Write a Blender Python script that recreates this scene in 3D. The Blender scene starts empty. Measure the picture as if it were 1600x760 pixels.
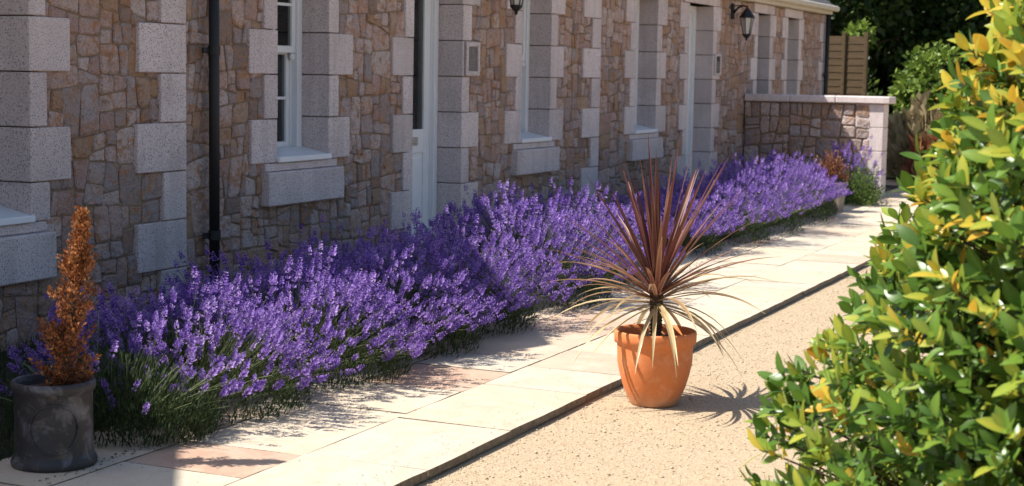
import bpy, math, random
import numpy as np
from mathutils import Vector, Matrix

rng = np.random.default_rng(7)
R = random.Random(11)
sc = bpy.context.scene
col = sc.collection

# ------------------------------------------------------------------ camera
# X runs along the cottage front, Y goes into the cottage, Z is up; path surface is z = 0
CAMPOS = Vector((0.0, -6.07, 1.55))
MX = (0.41023385, -0.08930755, 0.90759702)      # world axes seen in camera axes (right, down, forward)
MY = (-0.91181626, -0.05904428, 0.40633099)
MZ = (0.01729999, -0.99425245, -0.10565404)
right = Vector((MX[0], MY[0], MZ[0])); down = Vector((MX[1], MY[1], MZ[1])); fwd = Vector((MX[2], MY[2], MZ[2]))
cam = bpy.data.cameras.new('camera')
cam.sensor_width = 36.0
cam.lens = 2500.0 / 1600.0 * 36.0
cam.clip_start = 0.05; cam.clip_end = 1000
cam.dof.use_dof = True; cam.dof.focus_distance = 7.9; cam.dof.aperture_fstop = 5.0
camo = bpy.data.objects.new('camera', cam); col.objects.link(camo)
m3 = Matrix((right, -down, -fwd)).transposed()
camo.matrix_world = Matrix.Translation(CAMPOS) @ m3.to_4x4()
sc.camera = camo

# ------------------------------------------------------------------ sky and sun
LD = Vector((0.39, -0.66, -1.0)).normalized()          # direction the sunlight travels
elev = math.asin(-LD.z)
w = bpy.data.worlds.new('World'); sc.world = w; w.use_nodes = True
nt = w.node_tree; nt.nodes.clear()
sky = nt.nodes.new('ShaderNodeTexSky'); sky.sky_type = 'NISHITA'; sky.sun_disc = False
sky.sun_elevation = elev
sky.sun_rotation = math.atan2(-LD.x, -LD.y)
sky.air_density = 1.0; sky.dust_density = 1.6; sky.ozone_density = 1.2
bg = nt.nodes.new('ShaderNodeBackground'); bg.inputs[1].default_value = 0.10
wo = nt.nodes.new('ShaderNodeOutputWorld')
nt.links.new(sky.outputs[0], bg.inputs[0]); nt.links.new(bg.outputs[0], wo.inputs[0])
sun = bpy.data.lights.new('sun', 'SUN'); sun.energy = 4.7; sun.angle = math.radians(0.53); sun.color = (1.0, 0.95, 0.87)
suno = bpy.data.objects.new('sun', sun); col.objects.link(suno)
suno.rotation_euler = LD.to_track_quat('-Z', 'Y').to_euler(); suno.location = (2, 8, 12)
vs = sc.view_settings; vs.view_transform = 'Standard'; vs.look = 'None'; vs.gamma = 1.0; vs.exposure = 0.80
vs.use_curve_mapping = False
sc.render.engine = 'CYCLES'
sc.cycles.max_bounces = 8; sc.cycles.transparent_max_bounces = 12

# ------------------------------------------------------------------ materials
def nodes(name):
    m = bpy.data.materials.new(name); m.use_nodes = True
    t = m.node_tree
    return m, t, t.nodes['Principled BSDF']
def N(t, typ, **kw):
    n = t.nodes.new(typ)
    for k, v in kw.items():
        if isinstance(k, str) and hasattr(n, k): setattr(n, k, v)
        else: n.inputs[k].default_value = v
    return n
def ramp(t, stops, src, interp='LINEAR'):
    r = t.nodes.new('ShaderNodeValToRGB'); r.color_ramp.interpolation = interp
    e = r.color_ramp.elements
    while len(e) < len(stops): e.new(0.5)
    for i, (p, c) in enumerate(stops):
        e[i].position = p; e[i].color = (c, c, c, 1) if not isinstance(c, tuple) else (*c, 1)
    t.links.new(src, r.inputs[0]); return r.outputs[0]
def noise(t, vec, scale, detail=4, rough=.55, dist=0.0):
    n = t.nodes.new('ShaderNodeTexNoise'); n.inputs['Scale'].default_value = scale
    n.inputs['Detail'].default_value = detail; n.inputs['Roughness'].default_value = rough
    n.inputs['Distortion'].default_value = dist
    if vec is not None: t.links.new(vec, n.inputs['Vector'])
    return n.outputs['Fac']
def voro(t, vec, scale, out='Distance', feature='F1'):
    n = t.nodes.new('ShaderNodeTexVoronoi'); n.feature = feature; n.inputs['Scale'].default_value = scale
    if vec is not None: t.links.new(vec, n.inputs['Vector'])
    return n.outputs[out]
def mix(t, fac, a, b, mode='MIX'):
    n = t.nodes.new('ShaderNodeMix'); n.data_type = 'RGBA'; n.blend_type = mode
    for s, v in ((n.inputs[0], fac), (n.inputs[6], a), (n.inputs[7], b)):
        if hasattr(v, 'node'): t.links.new(v, s)
        elif isinstance(v, tuple): s.default_value = (*v, 1)
        else: s.default_value = v
    return n.outputs[2]
def math_(t, op, a, b=0.0):
    n = t.nodes.new('ShaderNodeMath'); n.operation = op
    for s, v in ((n.inputs[0], a), (n.inputs[1], b)):
        if hasattr(v, 'node'): t.links.new(v, s)
        else: s.default_value = v
    return n.outputs[0]
def coord(t, kind='Object'):
    return t.nodes.new('ShaderNodeTexCoord').outputs[kind]
def attr(t, name='tone'):
    n = t.nodes.new('ShaderNodeAttribute'); n.attribute_name = name; return n.outputs['Fac']
def bump(t, b, h, strength=.4, dist=.01):
    n = t.nodes.new('ShaderNodeBump'); n.inputs['Strength'].default_value = strength; n.inputs['Distance'].default_value = dist
    t.links.new(h, n.inputs['Height']); t.links.new(n.outputs[0], b.inputs['Normal'])
def setc(t, b, c):
    if hasattr(c, 'node'): t.links.new(c, b.inputs['Base Color'])
    else: b.inputs['Base Color'].default_value = (*c, 1)

def mat_granite():
    m, t, b = nodes('granite'); v = coord(t)
    base = mix(t, attr(t), (.60, .505, .49), (.74, .63, .61))
    sp = ramp(t, [(.38, 0.0), (.45, 1.0)], noise(t, v, 120, 2, .6))
    sp2 = ramp(t, [(.58, 0.0), (.68, 1.0)], noise(t, v, 95, 2, .6))
    c = mix(t, sp, (.22, .19, .195), base)
    c = mix(t, math_(t, 'MULTIPLY', sp2, .55), c, (.66, .60, .57))
    c = mix(t, math_(t, 'MULTIPLY', ramp(t, [(.45, 0.0), (.75, 1.0)], noise(t, v, 2.3, 4)), .35), c, (.33, .27, .24))
    mp = t.nodes.new('ShaderNodeMapping'); mp.inputs['Scale'].default_value = (1, 1, .12); t.links.new(v, mp.inputs[0])
    c = mix(t, math_(t, 'MULTIPLY', ramp(t, [(.48, 0.0), (.72, 1.0)], noise(t, mp.outputs[0], 9, 5, .6)), .38), c, (.30, .26, .24))
    setc(t, b, c); b.inputs['Roughness'].default_value = .85
    bump(t, b, noise(t, v, 120, 4, .6), .5, .004); return m
def mat_rubble():
    m, t, b = nodes('rubble_stone'); v = coord(t); a = attr(t)
    c = ramp(t, [(0, (.44, .29, .25)), (.1, (.55, .42, .38)), (.2, (.37, .29, .265)), (.3, (.54, .39, .34)), (.42, (.44, .36, .345)), (.52, (.46, .305, .215)),
                 (.6, (.36, .29, .275)), (.7, (.58, .47, .43)), (.8, (.42, .26, .16)), (.86, (.29, .20, .16)), (.92, (.50, .34, .29)), (1, (.45, .39, .38))], a, 'CONSTANT')
    c = mix(t, ramp(t, [(.50, 0.0), (.61, .88)], noise(t, v, 8, 7, .74, 1.4)), c, (.46, .205, .075))
    c = mix(t, ramp(t, [(.53, 0.0), (.64, .55)], noise(t, v, 4.3, 6, .7, 1.0)), c, (.53, .32, .19))
    c = mix(t, ramp(t, [(.54, 0.0), (.70, .75)], noise(t, v, 11, 6, .72, .5)), c, (.13, .095, .08))
    c = mix(t, ramp(t, [(.35, .75), (.5, 0.0)], noise(t, v, 95, 4, .7)), c, (.17, .14, .135))
    c = mix(t, ramp(t, [(.6, 0.0), (.72, .5)], noise(t, v, 130, 3, .7)), c, (.47, .41, .37))
    setc(t, b, c); b.inputs['Roughness'].default_value = .9
    h = math_(t, 'ADD', noise(t, v, 26, 6, .62), math_(t, 'MULTIPLY', noise(t, v, 7, 4), 1.2))
    bump(t, b, h, 1.0, .032); return m
def mat_mortar():
    m, t, b = nodes('mortar'); v = coord(t)
    c = ramp(t, [(.3, (.19, .13, .085)), (.7, (.31, .215, .14))], noise(t, v, 12, 5))
    setc(t, b, c); b.inputs['Roughness'].default_value = .95
    bump(t, b, noise(t, v, 60, 5), .6, .008); return m
def mat_paint(name, c, rough=.35, dirt=.12):
    m, t, b = nodes(name); v = coord(t)
    cc = mix(t, math_(t, 'MULTIPLY', ramp(t, [(.45, 0.0), (.8, 1.0)], noise(t, v, 7, 5)), dirt), c, tuple(x * .5 for x in c))
    setc(t, b, cc); b.inputs['Roughness'].default_value = rough
    bump(t, b, noise(t, v, 40, 3), .08, .002); return m
def mat_glass():
    m, t, b = nodes('window_glass')
    o = t.nodes['Material Output']; t.nodes.remove(b)
    tr = N(t, 'ShaderNodeBsdfTransparent'); tr.inputs[0].default_value = (.55, .6, .6, 1)
    gl = N(t, 'ShaderNodeBsdfGlossy'); gl.inputs[0].default_value = (1, 1, 1, 1); gl.inputs['Roughness'].default_value = .02
    fr = N(t, 'ShaderNodeFresnel'); fr.inputs[0].default_value = 1.55
    ms = N(t, 'ShaderNodeMixShader'); t.links.new(fr.outputs[0], ms.inputs[0]); t.links.new(tr.outputs[0], ms.inputs[1]); t.links.new(gl.outputs[0], ms.inputs[2])
    t.links.new(ms.outputs[0], o.inputs[0]); return m
def mat_sand():
    m, t, b = nodes('sandstone'); v = coord(t); a = attr(t)
    off = t.nodes.new('ShaderNodeVectorMath'); off.operation = 'ADD'
    cx = t.nodes.new('ShaderNodeCombineXYZ'); t.links.new(math_(t, 'MULTIPLY', a, 37.0), cx.inputs[0]); t.links.new(math_(t, 'MULTIPLY', a, 91.0), cx.inputs[1])
    t.links.new(v, off.inputs[0]); t.links.new(cx.outputs[0], off.inputs[1]); v2 = off.outputs[0]
    c = ramp(t, [(0, (.47, .425, .345)), (.15, (.53, .46, .36)), (.3, (.55, .46, .335)), (.45, (.47, .40, .31)), (.6, (.52, .41, .29)), (.78, (.50, .375, .28)), (.9, (.44, .275, .19)), (1, (.39, .245, .175))], a)
    wv = t.nodes.new('ShaderNodeTexNoise'); wv.inputs['Scale'].default_value = 1.6; wv.inputs['Detail'].default_value = 5; wv.inputs['Distortion'].default_value = 1.8
    t.links.new(v2, wv.inputs['Vector'])
    c = mix(t, ramp(t, [(.36, .5), (.56, 0.0)], noise(t, v2, 2.2, 6, .65, 1.0)), c, (.55, .465, .35))
    c = mix(t, ramp(t, [(.42, 0.0), (.5, .38), (.56, 0.0)], wv.outputs['Fac']), c, (.50, .37, .26))
    c = mix(t, ramp(t, [(.55, 0.0), (.7, .55)], wv.outputs['Fac']), c, (.55, .48, .385))
    c = mix(t, ramp(t, [(.52, 0.0), (.74, .6)], noise(t, v, 4, 7, .7, .5)), c, (.40, .32, .23))
    c = mix(t, ramp(t, [(.62, 0.0), (.70, .6)], noise(t, v, 30, 5, .65)), c, (.29, .23, .165))
    setc(t, b, c); b.inputs['Roughness'].default_value = .8
    h = math_(t, 'ADD', noise(t, v2, 3.5, 6, .6, 1.0), math_(t, 'MULTIPLY', noise(t, v, 45, 4), .25))
    bump(t, b, h, .45, .02); return m
def mat_slab_edge():
    m, t, b = nodes('path_bedding'); v = coord(t)
    setc(t, b, ramp(t, [(.3, (.13, .10, .07)), (.7, (.26, .21, .15))], noise(t, v, 25, 5)))
    b.inputs['Roughness'].default_value = .95; bump(t, b, noise(t, v, 50, 5), .8, .012); return m
def mat_gravel():
    m, t, b = nodes('gravel'); v = coord(t)
    n1 = voro(t, v, 190, 'Color')
    bw = t.nodes.new('ShaderNodeRGBToBW'); t.links.new(n1, bw.inputs[0])
    c = ramp(t, [(.12, (.28, .20, .12)), (.35, (.42, .315, .195)), (.7, (.49, .38, .25)), (.95, (.55, .45, .325))], bw.outputs[0])
    c = mix(t, ramp(t, [(.4, 0.0), (.75, .45)], noise(t, v, 1.1, 5)), c, (.40, .30, .20))
    c = mix(t, ramp(t, [(.63, 0.0), (.70, .65)], noise(t, v, 55, 2)), c, (.23, .165, .11))
    setc(t, b, c); b.inputs['Roughness'].default_value = .95
    h = math_(t, 'ADD', math_(t, 'MULTIPLY', voro(t, v, 190), -.7), noise(t, v, 7, 4))
    bump(t, b, h, .4, .010); return m
def mat_pebble():
    m, t, b = nodes('pebble'); a = attr(t)
    setc(t, b, ramp(t, [(0, (.20, .14, .085)), (.15, (.38, .285, .18)), (.5, (.48, .37, .245)), (1, (.56, .46, .34))], a))
    b.inputs['Roughness'].default_value = .9; return m
def mat_soil():
    m, t, b = nodes('soil'); v = coord(t)
    setc(t, b, ramp(t, [(.3, (.02, .014, .009)), (.7, (.055, .04, .026))], noise(t, v, 20, 6)))
    b.inputs['Roughness'].default_value = 1; bump(t, b, noise(t, v, 30, 6), 1, .03); return m
def mat_lawn():
    m, t, b = nodes('lawn'); v = coord(t)
    setc(t, b, ramp(t, [(.3, (.055, .075, .02)), (.7, (.14, .15, .05))], noise(t, v, 4, 6)))
    b.inputs['Roughness'].default_value = 1; bump(t, b, noise(t, v, 40, 6), 1, .05); return m
def mat_leaf(name, stops, rough=.5, trans=.35, tboost=1.0, a='tone', spec=.4, tcol=None):
    m, t, b = nodes(name); o = t.nodes['Material Output']
    c = ramp(t, stops, attr(t, a)); c = mix(t, .25, c, mix(t, noise(t, coord(t), 60, 2), (0.4, 0.4, 0.4), (1.4, 1.4, 1.4)), 'MULTIPLY')
    setc(t, b, c); b.inputs['Roughness'].default_value = rough; b.inputs['Specular IOR Level'].default_value = spec
    tr = N(t, 'ShaderNodeBsdfTranslucent')
    t.links.new(mix(t, 1.0, c, tcol if tcol else (tboost, tboost, tboost), 'MULTIPLY'), tr.inputs[0])
    ms = N(t, 'ShaderNodeMixShader'); ms.inputs[0].default_value = trans
    t.links.new(b.outputs[0], ms.inputs[1]); t.links.new(tr.outputs[0], ms.inputs[2]); t.links.new(ms.outputs[0], o.inputs[0]); return m
def mat_simple(name, c, rough=.6, nscale=12, var=.35, bstr=.3, metal=0.0):
    m, t, b = nodes(name); v = coord(t)
    setc(t, b, mix(t, noise(t, v, nscale, 5, .6), tuple(x * (1 - var) for x in c), tuple(min(1, x * (1 + var)) for x in c)))
    b.inputs['Roughness'].default_value = rough; b.inputs['Metallic'].default_value = metal
    bump(t, b, noise(t, v, nscale * 4, 4), bstr, .005); return m
def mat_terracotta():
    m, t, b = nodes('terracotta'); v = coord(t)
    c = mix(t, noise(t, v, 6, 5), (.56, .165, .045), (.64, .21, .065))
    c = mix(t, ramp(t, [(.6, 0.0), (.78, .5)], noise(t, v, 9, 6, .65)), c, (.62, .33, .19))
    c = mix(t, ramp(t, [(.62, 0.0), (.7, .35)], noise(t, v, 45, 4)), c, (.36, .11, .04))
    sx_ = t.nodes.new('ShaderNodeSeparateXYZ'); t.links.new(v, sx_.inputs[0])
    zz = math_(t, 'ADD', sx_.outputs[2], math_(t, 'MULTIPLY', noise(t, v, 14, 5), .09))
    c = mix(t, ramp(t, [(.045, .6), (.13, 0.0)], zz), c, (.44, .31, .20))
    c = mix(t, ramp(t, [(.50, 0.0), (.68, .42)], noise(t, v, 16, 6, .7, .8)), c, (.66, .36, .21))
    setc(t, b, c); b.inputs['Roughness'].default_value = .75
    bump(t, b, noise(t, v, 50, 4), .12, .004); return m
def mat_lead():
    m, t, b = nodes('lead'); v = coord(t)
    c = mix(t, noise(t, v, 5, 5), (.022, .020, .022), (.046, .042, .044))
    c = mix(t, ramp(t, [(.50, 0.0), (.70, .7)], noise(t, v, 8.5, 6, .68, .6)), c, (.22, .215, .235))
    c = mix(t, ramp(t, [(.6, 0.0), (.72, .6)], noise(t, v, 13, 5, .6)), c, (.17, .125, .085))
    setc(t, b, c); b.inputs['Roughness'].default_value = .6; b.inputs['Metallic'].default_value = .15
    bump(t, b, noise(t, v, 30, 5), .35, .006); return m
def mat_wood():
    m, t, b = nodes('fence_wood'); v = coord(t)
    mp = t.nodes.new('ShaderNodeMapping'); mp.inputs['Scale'].default_value = (1, 1.5, 22); t.links.new(v, mp.inputs[0])
    c = ramp(t, [(.3, (.06, .037, .016)), (.7, (.125, .078, .036))], noise(t, mp.outputs[0], 3, 6, .6, .5))
    setc(t, b, c); b.inputs['Roughness'].default_value = .85; bump(t, b, noise(t, mp.outputs[0], 6, 5), .5, .006); return m
def mat_slate():
    m, t, b = nodes('roof_slate'); v = coord(t)
    setc(t, b, ramp(t, [(.3, (.06, .06, .065)), (.7, (.12, .115, .12))], noise(t, v, 3, 6)))
    b.inputs['Roughness'].default_value = .7; bump(t, b, noise(t, v, 14, 4), .4, .02); return m

M = dict(emblem=mat_simple('plaque_emblem', (.215, .19, .18), .6), joint=mat_simple('joint_sand', (.46, .39, .29), .95, 30, .3, .5), granite=mat_granite(), rubble=mat_rubble(), mortar=mat_mortar(), white=mat_paint('white_paint', (.80, .81, .82)), glass=mat_glass(),
         sand=mat_sand(), bedding=mat_slab_edge(), gravel=mat_gravel(), pebble=mat_pebble(), soil=mat_soil(), lawn=mat_lawn(),
         black=mat_paint('black_metal', (.010, .010, .011), .6, .0), terracotta=mat_terracotta(), lead=mat_lead(), wood=mat_wood(), slate=mat_slate(),
         fascia=mat_paint('cream_fascia', (.66, .58, .47), .6, .25), room=mat_simple('room_dark', (.12, .12, .125), .9),
         compost=mat_simple('compost', (.035, .018, .012), 1, 30, .6, 1), bark=mat_simple('bark', (.07, .045, .03), .95, 20, .5, 1),
         brass=mat_simple('plaque_slate', (.15, .125, .12), .5, 25, .3, .2), steel=mat_simple('satin_steel', (.42, .41, .39), .35, 20, .2, .1, .8),
         ink=mat_simple('plaque_ink', (.34, .31, .29), .6), darkplate=mat_simple('dark_plate', (.018, .014, .015), .4),
         lampglass=mat_simple('frosted_lamp_glass', (.62, .58, .52), .25, 9, .15, .1), tanpot=mat_simple('tan_clay', (.30, .235, .17), .85, 8, .35, .4),
         petal=mat_leaf('lavender_petal', [(0, (.095, .045, .27)), (.35, (.215, .11, .46)), (.7, (.385, .235, .61)), (1, (.69, .54, .81))], .6, .45, 1.2),
         lstem=mat_leaf('lavender_stem', [(0, (.075, .10, .035)), (1, (.20, .23, .11))], .7, .25),
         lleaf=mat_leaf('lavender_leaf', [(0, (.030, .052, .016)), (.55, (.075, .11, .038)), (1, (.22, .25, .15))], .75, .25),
         cord=mat_leaf('cordyline_leaf', [(0, (.07, .020, .018)), (.35, (.145, .046, .036)), (.5, (.27, .14, .085)), (.7, (.44, .32, .15)), (1, (.60, .51, .31))], .42, .25),
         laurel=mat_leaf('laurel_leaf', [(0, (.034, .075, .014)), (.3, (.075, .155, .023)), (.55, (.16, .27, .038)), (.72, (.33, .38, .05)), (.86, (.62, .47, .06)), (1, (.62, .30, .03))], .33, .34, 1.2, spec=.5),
         dead=mat_leaf('dead_conifer', [(0, (.12, .036, .014)), (.5, (.31, .10, .032)), (1, (.56, .27, .10))], .6, .3),
         tree=mat_leaf('tree_leaf', [(0, (.028, .055, .014)), (.5, (.075, .135, .027)), (1, (.24, .33, .055))], .5, .3),
         grass=mat_leaf('grass_blade', [(0, (.02, .04, .01)), (1, (.07, .10, .03))], .7, .3),
         straw=mat_leaf('straw_grass', [(0, (.20, .15, .07)), (1, (.42, .34, .19))], .8, .3),
         heather=mat_leaf('heather_leaf', [(0, (.10, .03, .02)), (.6, (.28, .10, .05)), (1, (.40, .24, .08))], .7, .3))

# ------------------------------------------------------------------ mesh helpers
def link(name, me, parent=None, **props):
    o = bpy.data.objects.new(name, me); col.objects.link(o)
    if parent is not None: o.parent = parent
    for k, v in props.items(): o[k] = v
    return o
def empty(name, loc, label, category, group=None):
    o = bpy.data.objects.new(name, None); col.objects.link(o); o.location = loc
    o.empty_display_size = .1
    o['label'] = label; o['category'] = category
    if group: o['group'] = group
    return o
def mesh(name, V, F, mat, tone=None, smooth=False):
    """V (n,3) array, F list of faces or an (m,k) array; tone: one value, or one per vertex"""
    V = np.asarray(V, dtype=np.float32)
    me = bpy.data.meshes.new(name)
    if isinstance(F, np.ndarray):
        m_, k = F.shape
        me.vertices.add(len(V)); me.vertices.foreach_set('co', V.ravel())
        me.loops.add(m_ * k); me.loops.foreach_set('vertex_index', F.astype(np.int32).ravel())
        me.polygons.add(m_); me.polygons.foreach_set('loop_start', np.arange(0, m_ * k, k, dtype=np.int32))
        me.update(calc_edges=True)
    else:
        me.from_pydata(V.tolist(), [], F); me.update()
    if tone is not None:
        a = me.attributes.new('tone', 'FLOAT', 'POINT')
        arr = np.full(len(V), tone, np.float32) if np.isscalar(tone) else np.asarray(tone, np.float32)
        a.data.foreach_set('value', arr)
    me.materials.append(mat)
    if smooth: me.shade_smooth()
    return me
class MB:
    def __init__(s): s.V = []; s.F = []; s.T = []
    def add(s, V, F, tone=.5):
        o = len(s.V); s.V += [tuple(v) for v in V]; s.F += [tuple(i + o for i in f) for f in F]; s.T += [tone] * len(V); return s
    def box(s, x0, x1, y0, y1, z0, z1, bev=0.0, tone=.5):
        if bev <= 0:
            V = [(x, y, z) for z in (z0, z1) for y in (y0, y1) for x in (x0, x1)]
            return s.add(V, [(0, 2, 3, 1), (4, 5, 7, 6), (0, 1, 5, 4), (2, 6, 7, 3), (0, 4, 6, 2), (1, 3, 7, 5)], tone)
        # chamfered box: each corner becomes three vertices
        b = min(bev, (x1 - x0) * .45, (y1 - y0) * .45, (z1 - z0) * .45)
        xs = (x0, x1); ys = (y0, y1); zs = (z0, z1); V = []; ix = {}
        for i in (0, 1):
            for j in (0, 1):
                for k in (0, 1):
                    for ax in range(3):
                        p = [xs[i] + (b if i == 0 else -b), ys[j] + (b if j == 0 else -b), zs[k] + (b if k == 0 else -b)]
                        p[ax] = (xs[i], ys[j], zs[k])[ax]
                        ix[i, j, k, ax] = len(V); V.append(tuple(p))
        F = []
        for i in (0, 1):
            f = [ix[i, 0, 0, 0], ix[i, 1, 0, 0], ix[i, 1, 1, 0], ix[i, 0, 1, 0]]; F.append(f if i else f[::-1])
            f = [ix[0, i, 0, 1], ix[0, i, 1, 1], ix[1, i, 1, 1], ix[1, i, 0, 1]]; F.append(f if i else f[::-1])
            f = [ix[0, 0, i, 2], ix[1, 0, i, 2], ix[1, 1, i, 2], ix[0, 1, i, 2]]; F.append(f if i else f[::-1])
        for a_ in (0, 1):
            for c_ in (0, 1):
                F.append([ix[a_, c_, 0, 0], ix[a_, c_, 1, 0], ix[a_, c_, 1, 1], ix[a_, c_, 0, 1]])
                F.append([ix[a_, 0, c_, 0], ix[a_, 1, c_, 0], ix[a_, 1, c_, 2], ix[a_, 0, c_, 2]])
                F.append([ix[0, a_, c_, 1], ix[1, a_, c_, 1], ix[1, a_, c_, 2], ix[0, a_, c_, 2]])
        for i in (0, 1):
            for j in (0, 1):
                for k in (0, 1): F.append([ix[i, j, k, 0], ix[i, j, k, 1], ix[i, j, k, 2]])
        return s.add(V, F, tone)
    def lathe(s, prof, n=32, c=(0, 0, 0), tone=.5, cap=True):
        V = []; F = []
        for r, z in prof:
            for k in range(n):
                a = 2 * math.pi * k / n; V.append((c[0] + r * math.cos(a), c[1] + r * math.sin(a), c[2] + z))
        for i in range(len(prof) - 1):
            for k in range(n):
                k2 = (k + 1) % n; F.append((i * n + k, i * n + k2, (i + 1) * n + k2, (i + 1) * n + k))
        if cap:
            F.append(tuple(range(n))[::-1]); F.append(tuple(range((len(prof) - 1) * n, len(prof) * n)))
        return s.add(V, F, tone)
    def tube(s, pts, radii, n=8, tone=.5):
        V = []; F = []; pts = [Vector(p) for p in pts]
        for i, p in enumerate(pts):
            d = (pts[min(i + 1, len(pts) - 1)] - pts[max(i - 1, 0)]).normalized()
            u = d.orthogonal().normalized() if i == 0 else (u - d * u.dot(d)).normalized()
            v = d.cross(u); r = radii[i] if hasattr(radii, '__len__') else radii
            for k in range(n):
                a = 2 * math.pi * k / n; V.append(p + u * (r * math.cos(a)) + v * (r * math.sin(a)))
        for i in range(len(pts) - 1):
            for k in range(n):
                k2 = (k + 1) % n; F.append((i * n + k, i * n + k2, (i + 1) * n + k2, (i + 1) * n + k))
        F.append(tuple(range(n))[::-1]); F.append(tuple(range((len(pts) - 1) * n, len(pts) * n)))
        return s.add(V, F, tone)
    def me(s, name, mat, smooth=False, fixn=False):
        m_ = mesh(name, s.V, s.F, mat, s.T, smooth)
        if fixn:
            import bmesh
            b = bmesh.new(); b.from_mesh(m_); bmesh.ops.recalc_face_normals(b, faces=b.faces); b.to_mesh(m_); b.free()
        return m_
    def obj(s, name, mat, parent=None, smooth=False, **props):
        return link(name, s.me(name, mat, smooth, True), parent, **props)

# ------------------------------------------------------------------ ground, bed, path
b = MB(); b.add([(-250, -250, -.045), (250, -250, -.045), (250, 250, -.045), (-250, 250, -.045)], [(0, 1, 2, 3)])
ground = link('gravel_ground', b.me('gravel_ground', M['gravel']), kind='structure')
b = MB(); b.box(1.0, 24.0, -1.95, .3, -.2, -.012)
link('planting_bed', b.me('planting_bed', M['soil']), kind='structure')

path = link('path', MB().box(1.2, 25.9, -3.262, -1.725, -.12, -.0085).me('path', M['joint'], False, True), kind='structure')
ROWS = [(-3.28, -2.717), (-2.717, -2.155), (-2.155, -1.72)]
def slab_mesh(x0, x1, y0, y1, tone):
    g = .0038; nx, ny = max(3, int((x1 - x0) / .11)), 5
    tz = R.uniform(-.0015, .0015); sx, sy = R.uniform(-.0015, .0015), R.uniform(-.0015, .0015)
    def edge(u, v):   # ragged riven outline
        return R.uniform(-.003, .003)
    top = []; V = []; F = []; rim = []
    for j in range(ny + 1):
        for i in range(nx + 1):
            x = x0 + g + (x1 - x0 - 2 * g) * i / nx; y = y0 + g + (y1 - y0 - 2 * g) * j / ny
            on = i in (0, nx) or j in (0, ny)
            x += R.uniform(-.004, .004) if i not in (0, nx) else R.uniform(-.0025, .0025)
            y += R.uniform(-.004, .004) if j not in (0, ny) else (R.uniform(-.0025, .0025) if not (y0 < -3.2 and j == 0) else R.uniform(-.005, .004))
            z = tz + sx * (i / nx - .5) + sy * (j / ny - .5) + (R.uniform(-.0012, .0012) if not on else -.002)
            V.append((x, y, z))
    W_ = nx + 1
    for j in range(ny):
        for i in range(nx): F.append((j * W_ + i, j * W_ + i + 1, (j + 1) * W_ + i + 1, (j + 1) * W_ + i))
    ring = [i for i in range(W_)] + [j * W_ + nx for j in range(1, ny + 1)] + [ny * W_ + i for i in range(nx - 1, -1, -1)] + [j * W_ for j in range(ny - 1, 0, -1)]
    o = len(V)
    for k in ring: V.append((V[k][0], V[k][1], -.034))
    for k in range(len(ring)):
        k2 = (k + 1) % len(ring); F.append((ring[k2], ring[k], o + k, o + k2))
    me = mesh('slab', V, F, M['sand'], tone); me.materials.append(M['bedding'])
    for p in me.polygons:
        if p.index >= nx * ny: p.material_index = 1
    return me
fixed = {0: [4.72, 5.47, 6.26], 1: [4.30, 5.03, 5.45, 6.35, 6.92, 7.50], 2: [4.55, 5.30, 6.12]}
ftone = {(1, 1): .94, (1, 4): .90, (1, 7): .86, (0, 4): .8, (2, 4): .85, (0, 0): .2, (0, 1): .1, (1, 2): .25, (1, 3): .3, (2, 1): .6, (2, 2): .1}
for r, (ya, yb) in enumerate(ROWS):
    xs = list(fixed[r]); x = xs[0]
    pre = []
    while x > 1.3: x -= R.choice([.56, .72, .84]); pre.append(x)
    base = len(pre); xs = pre[::-1] + xs
    while xs[-1] < 25.6: xs.append(xs[-1] + R.choice([.42, .56, .7, .84, .9]))
    for i in range(len(xs) - 1):
        tn = ftone.get((r, i - base), R.choice([.02, .08, .12, .16, .2, .24, .28, .32, .36, .5, .6, .7, .8, .86]))
        link('slab', slab_mesh(xs[i], xs[i + 1], ya, yb, tn), path)

# loose stones: coarse gravel grains standing proud of the drive, thicker against the path edge
def pebbles():
    n = 34000
    px = rng.uniform(4.2, 13.5, n); py = -3.31 - rng.gamma(1.6, .55, n)
    n2 = 2600; px = np.r_[px, rng.uniform(4.2, 14.5, n2)]; py = np.r_[py, -3.30 - np.abs(rng.normal(0, .035, n2))]
    s = np.clip(rng.lognormal(math.log(.0022), .48, len(px)), .0013, .009)
    oct_ = np.array([(1, 0, 0), (0, 1, 0), (-1, 0, 0), (0, -1, 0), (0, 0, .7), (0, 0, -.7)], float)
    f = np.array([(0, 1, 4), (1, 2, 4), (2, 3, 4), (3, 0, 4), (1, 0, 5), (2, 1, 5), (3, 2, 5), (0, 3, 5)])
    V = oct_[None] * s[:, None, None] * rng.uniform(.7, 1.3, (len(px), 6, 1))
    a = rng.uniform(0, 6.28, len(px)); ca, sa = np.cos(a)[:, None], np.sin(a)[:, None]
    V = np.stack([V[..., 0] * ca - V[..., 1] * sa, V[..., 0] * sa + V[..., 1] * ca, V[..., 2]], -1)
    V += np.stack([px, py, -.045 + s * .35], -1)[:, None]
    F = (f[None] + (np.arange(len(px)) * 6)[:, None, None]).reshape(-1, 3)
    tone = np.repeat(np.clip(rng.beta(2.2, 1.6, len(px)), 0, 1), 6)
    link('loose_gravel', mesh('loose_gravel', V.reshape(-1, 3), F, M['pebble'], tone), None, kind='stuff', label='loose pale gravel grains lying on the drive beside the path', category='gravel')
pebbles()

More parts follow.
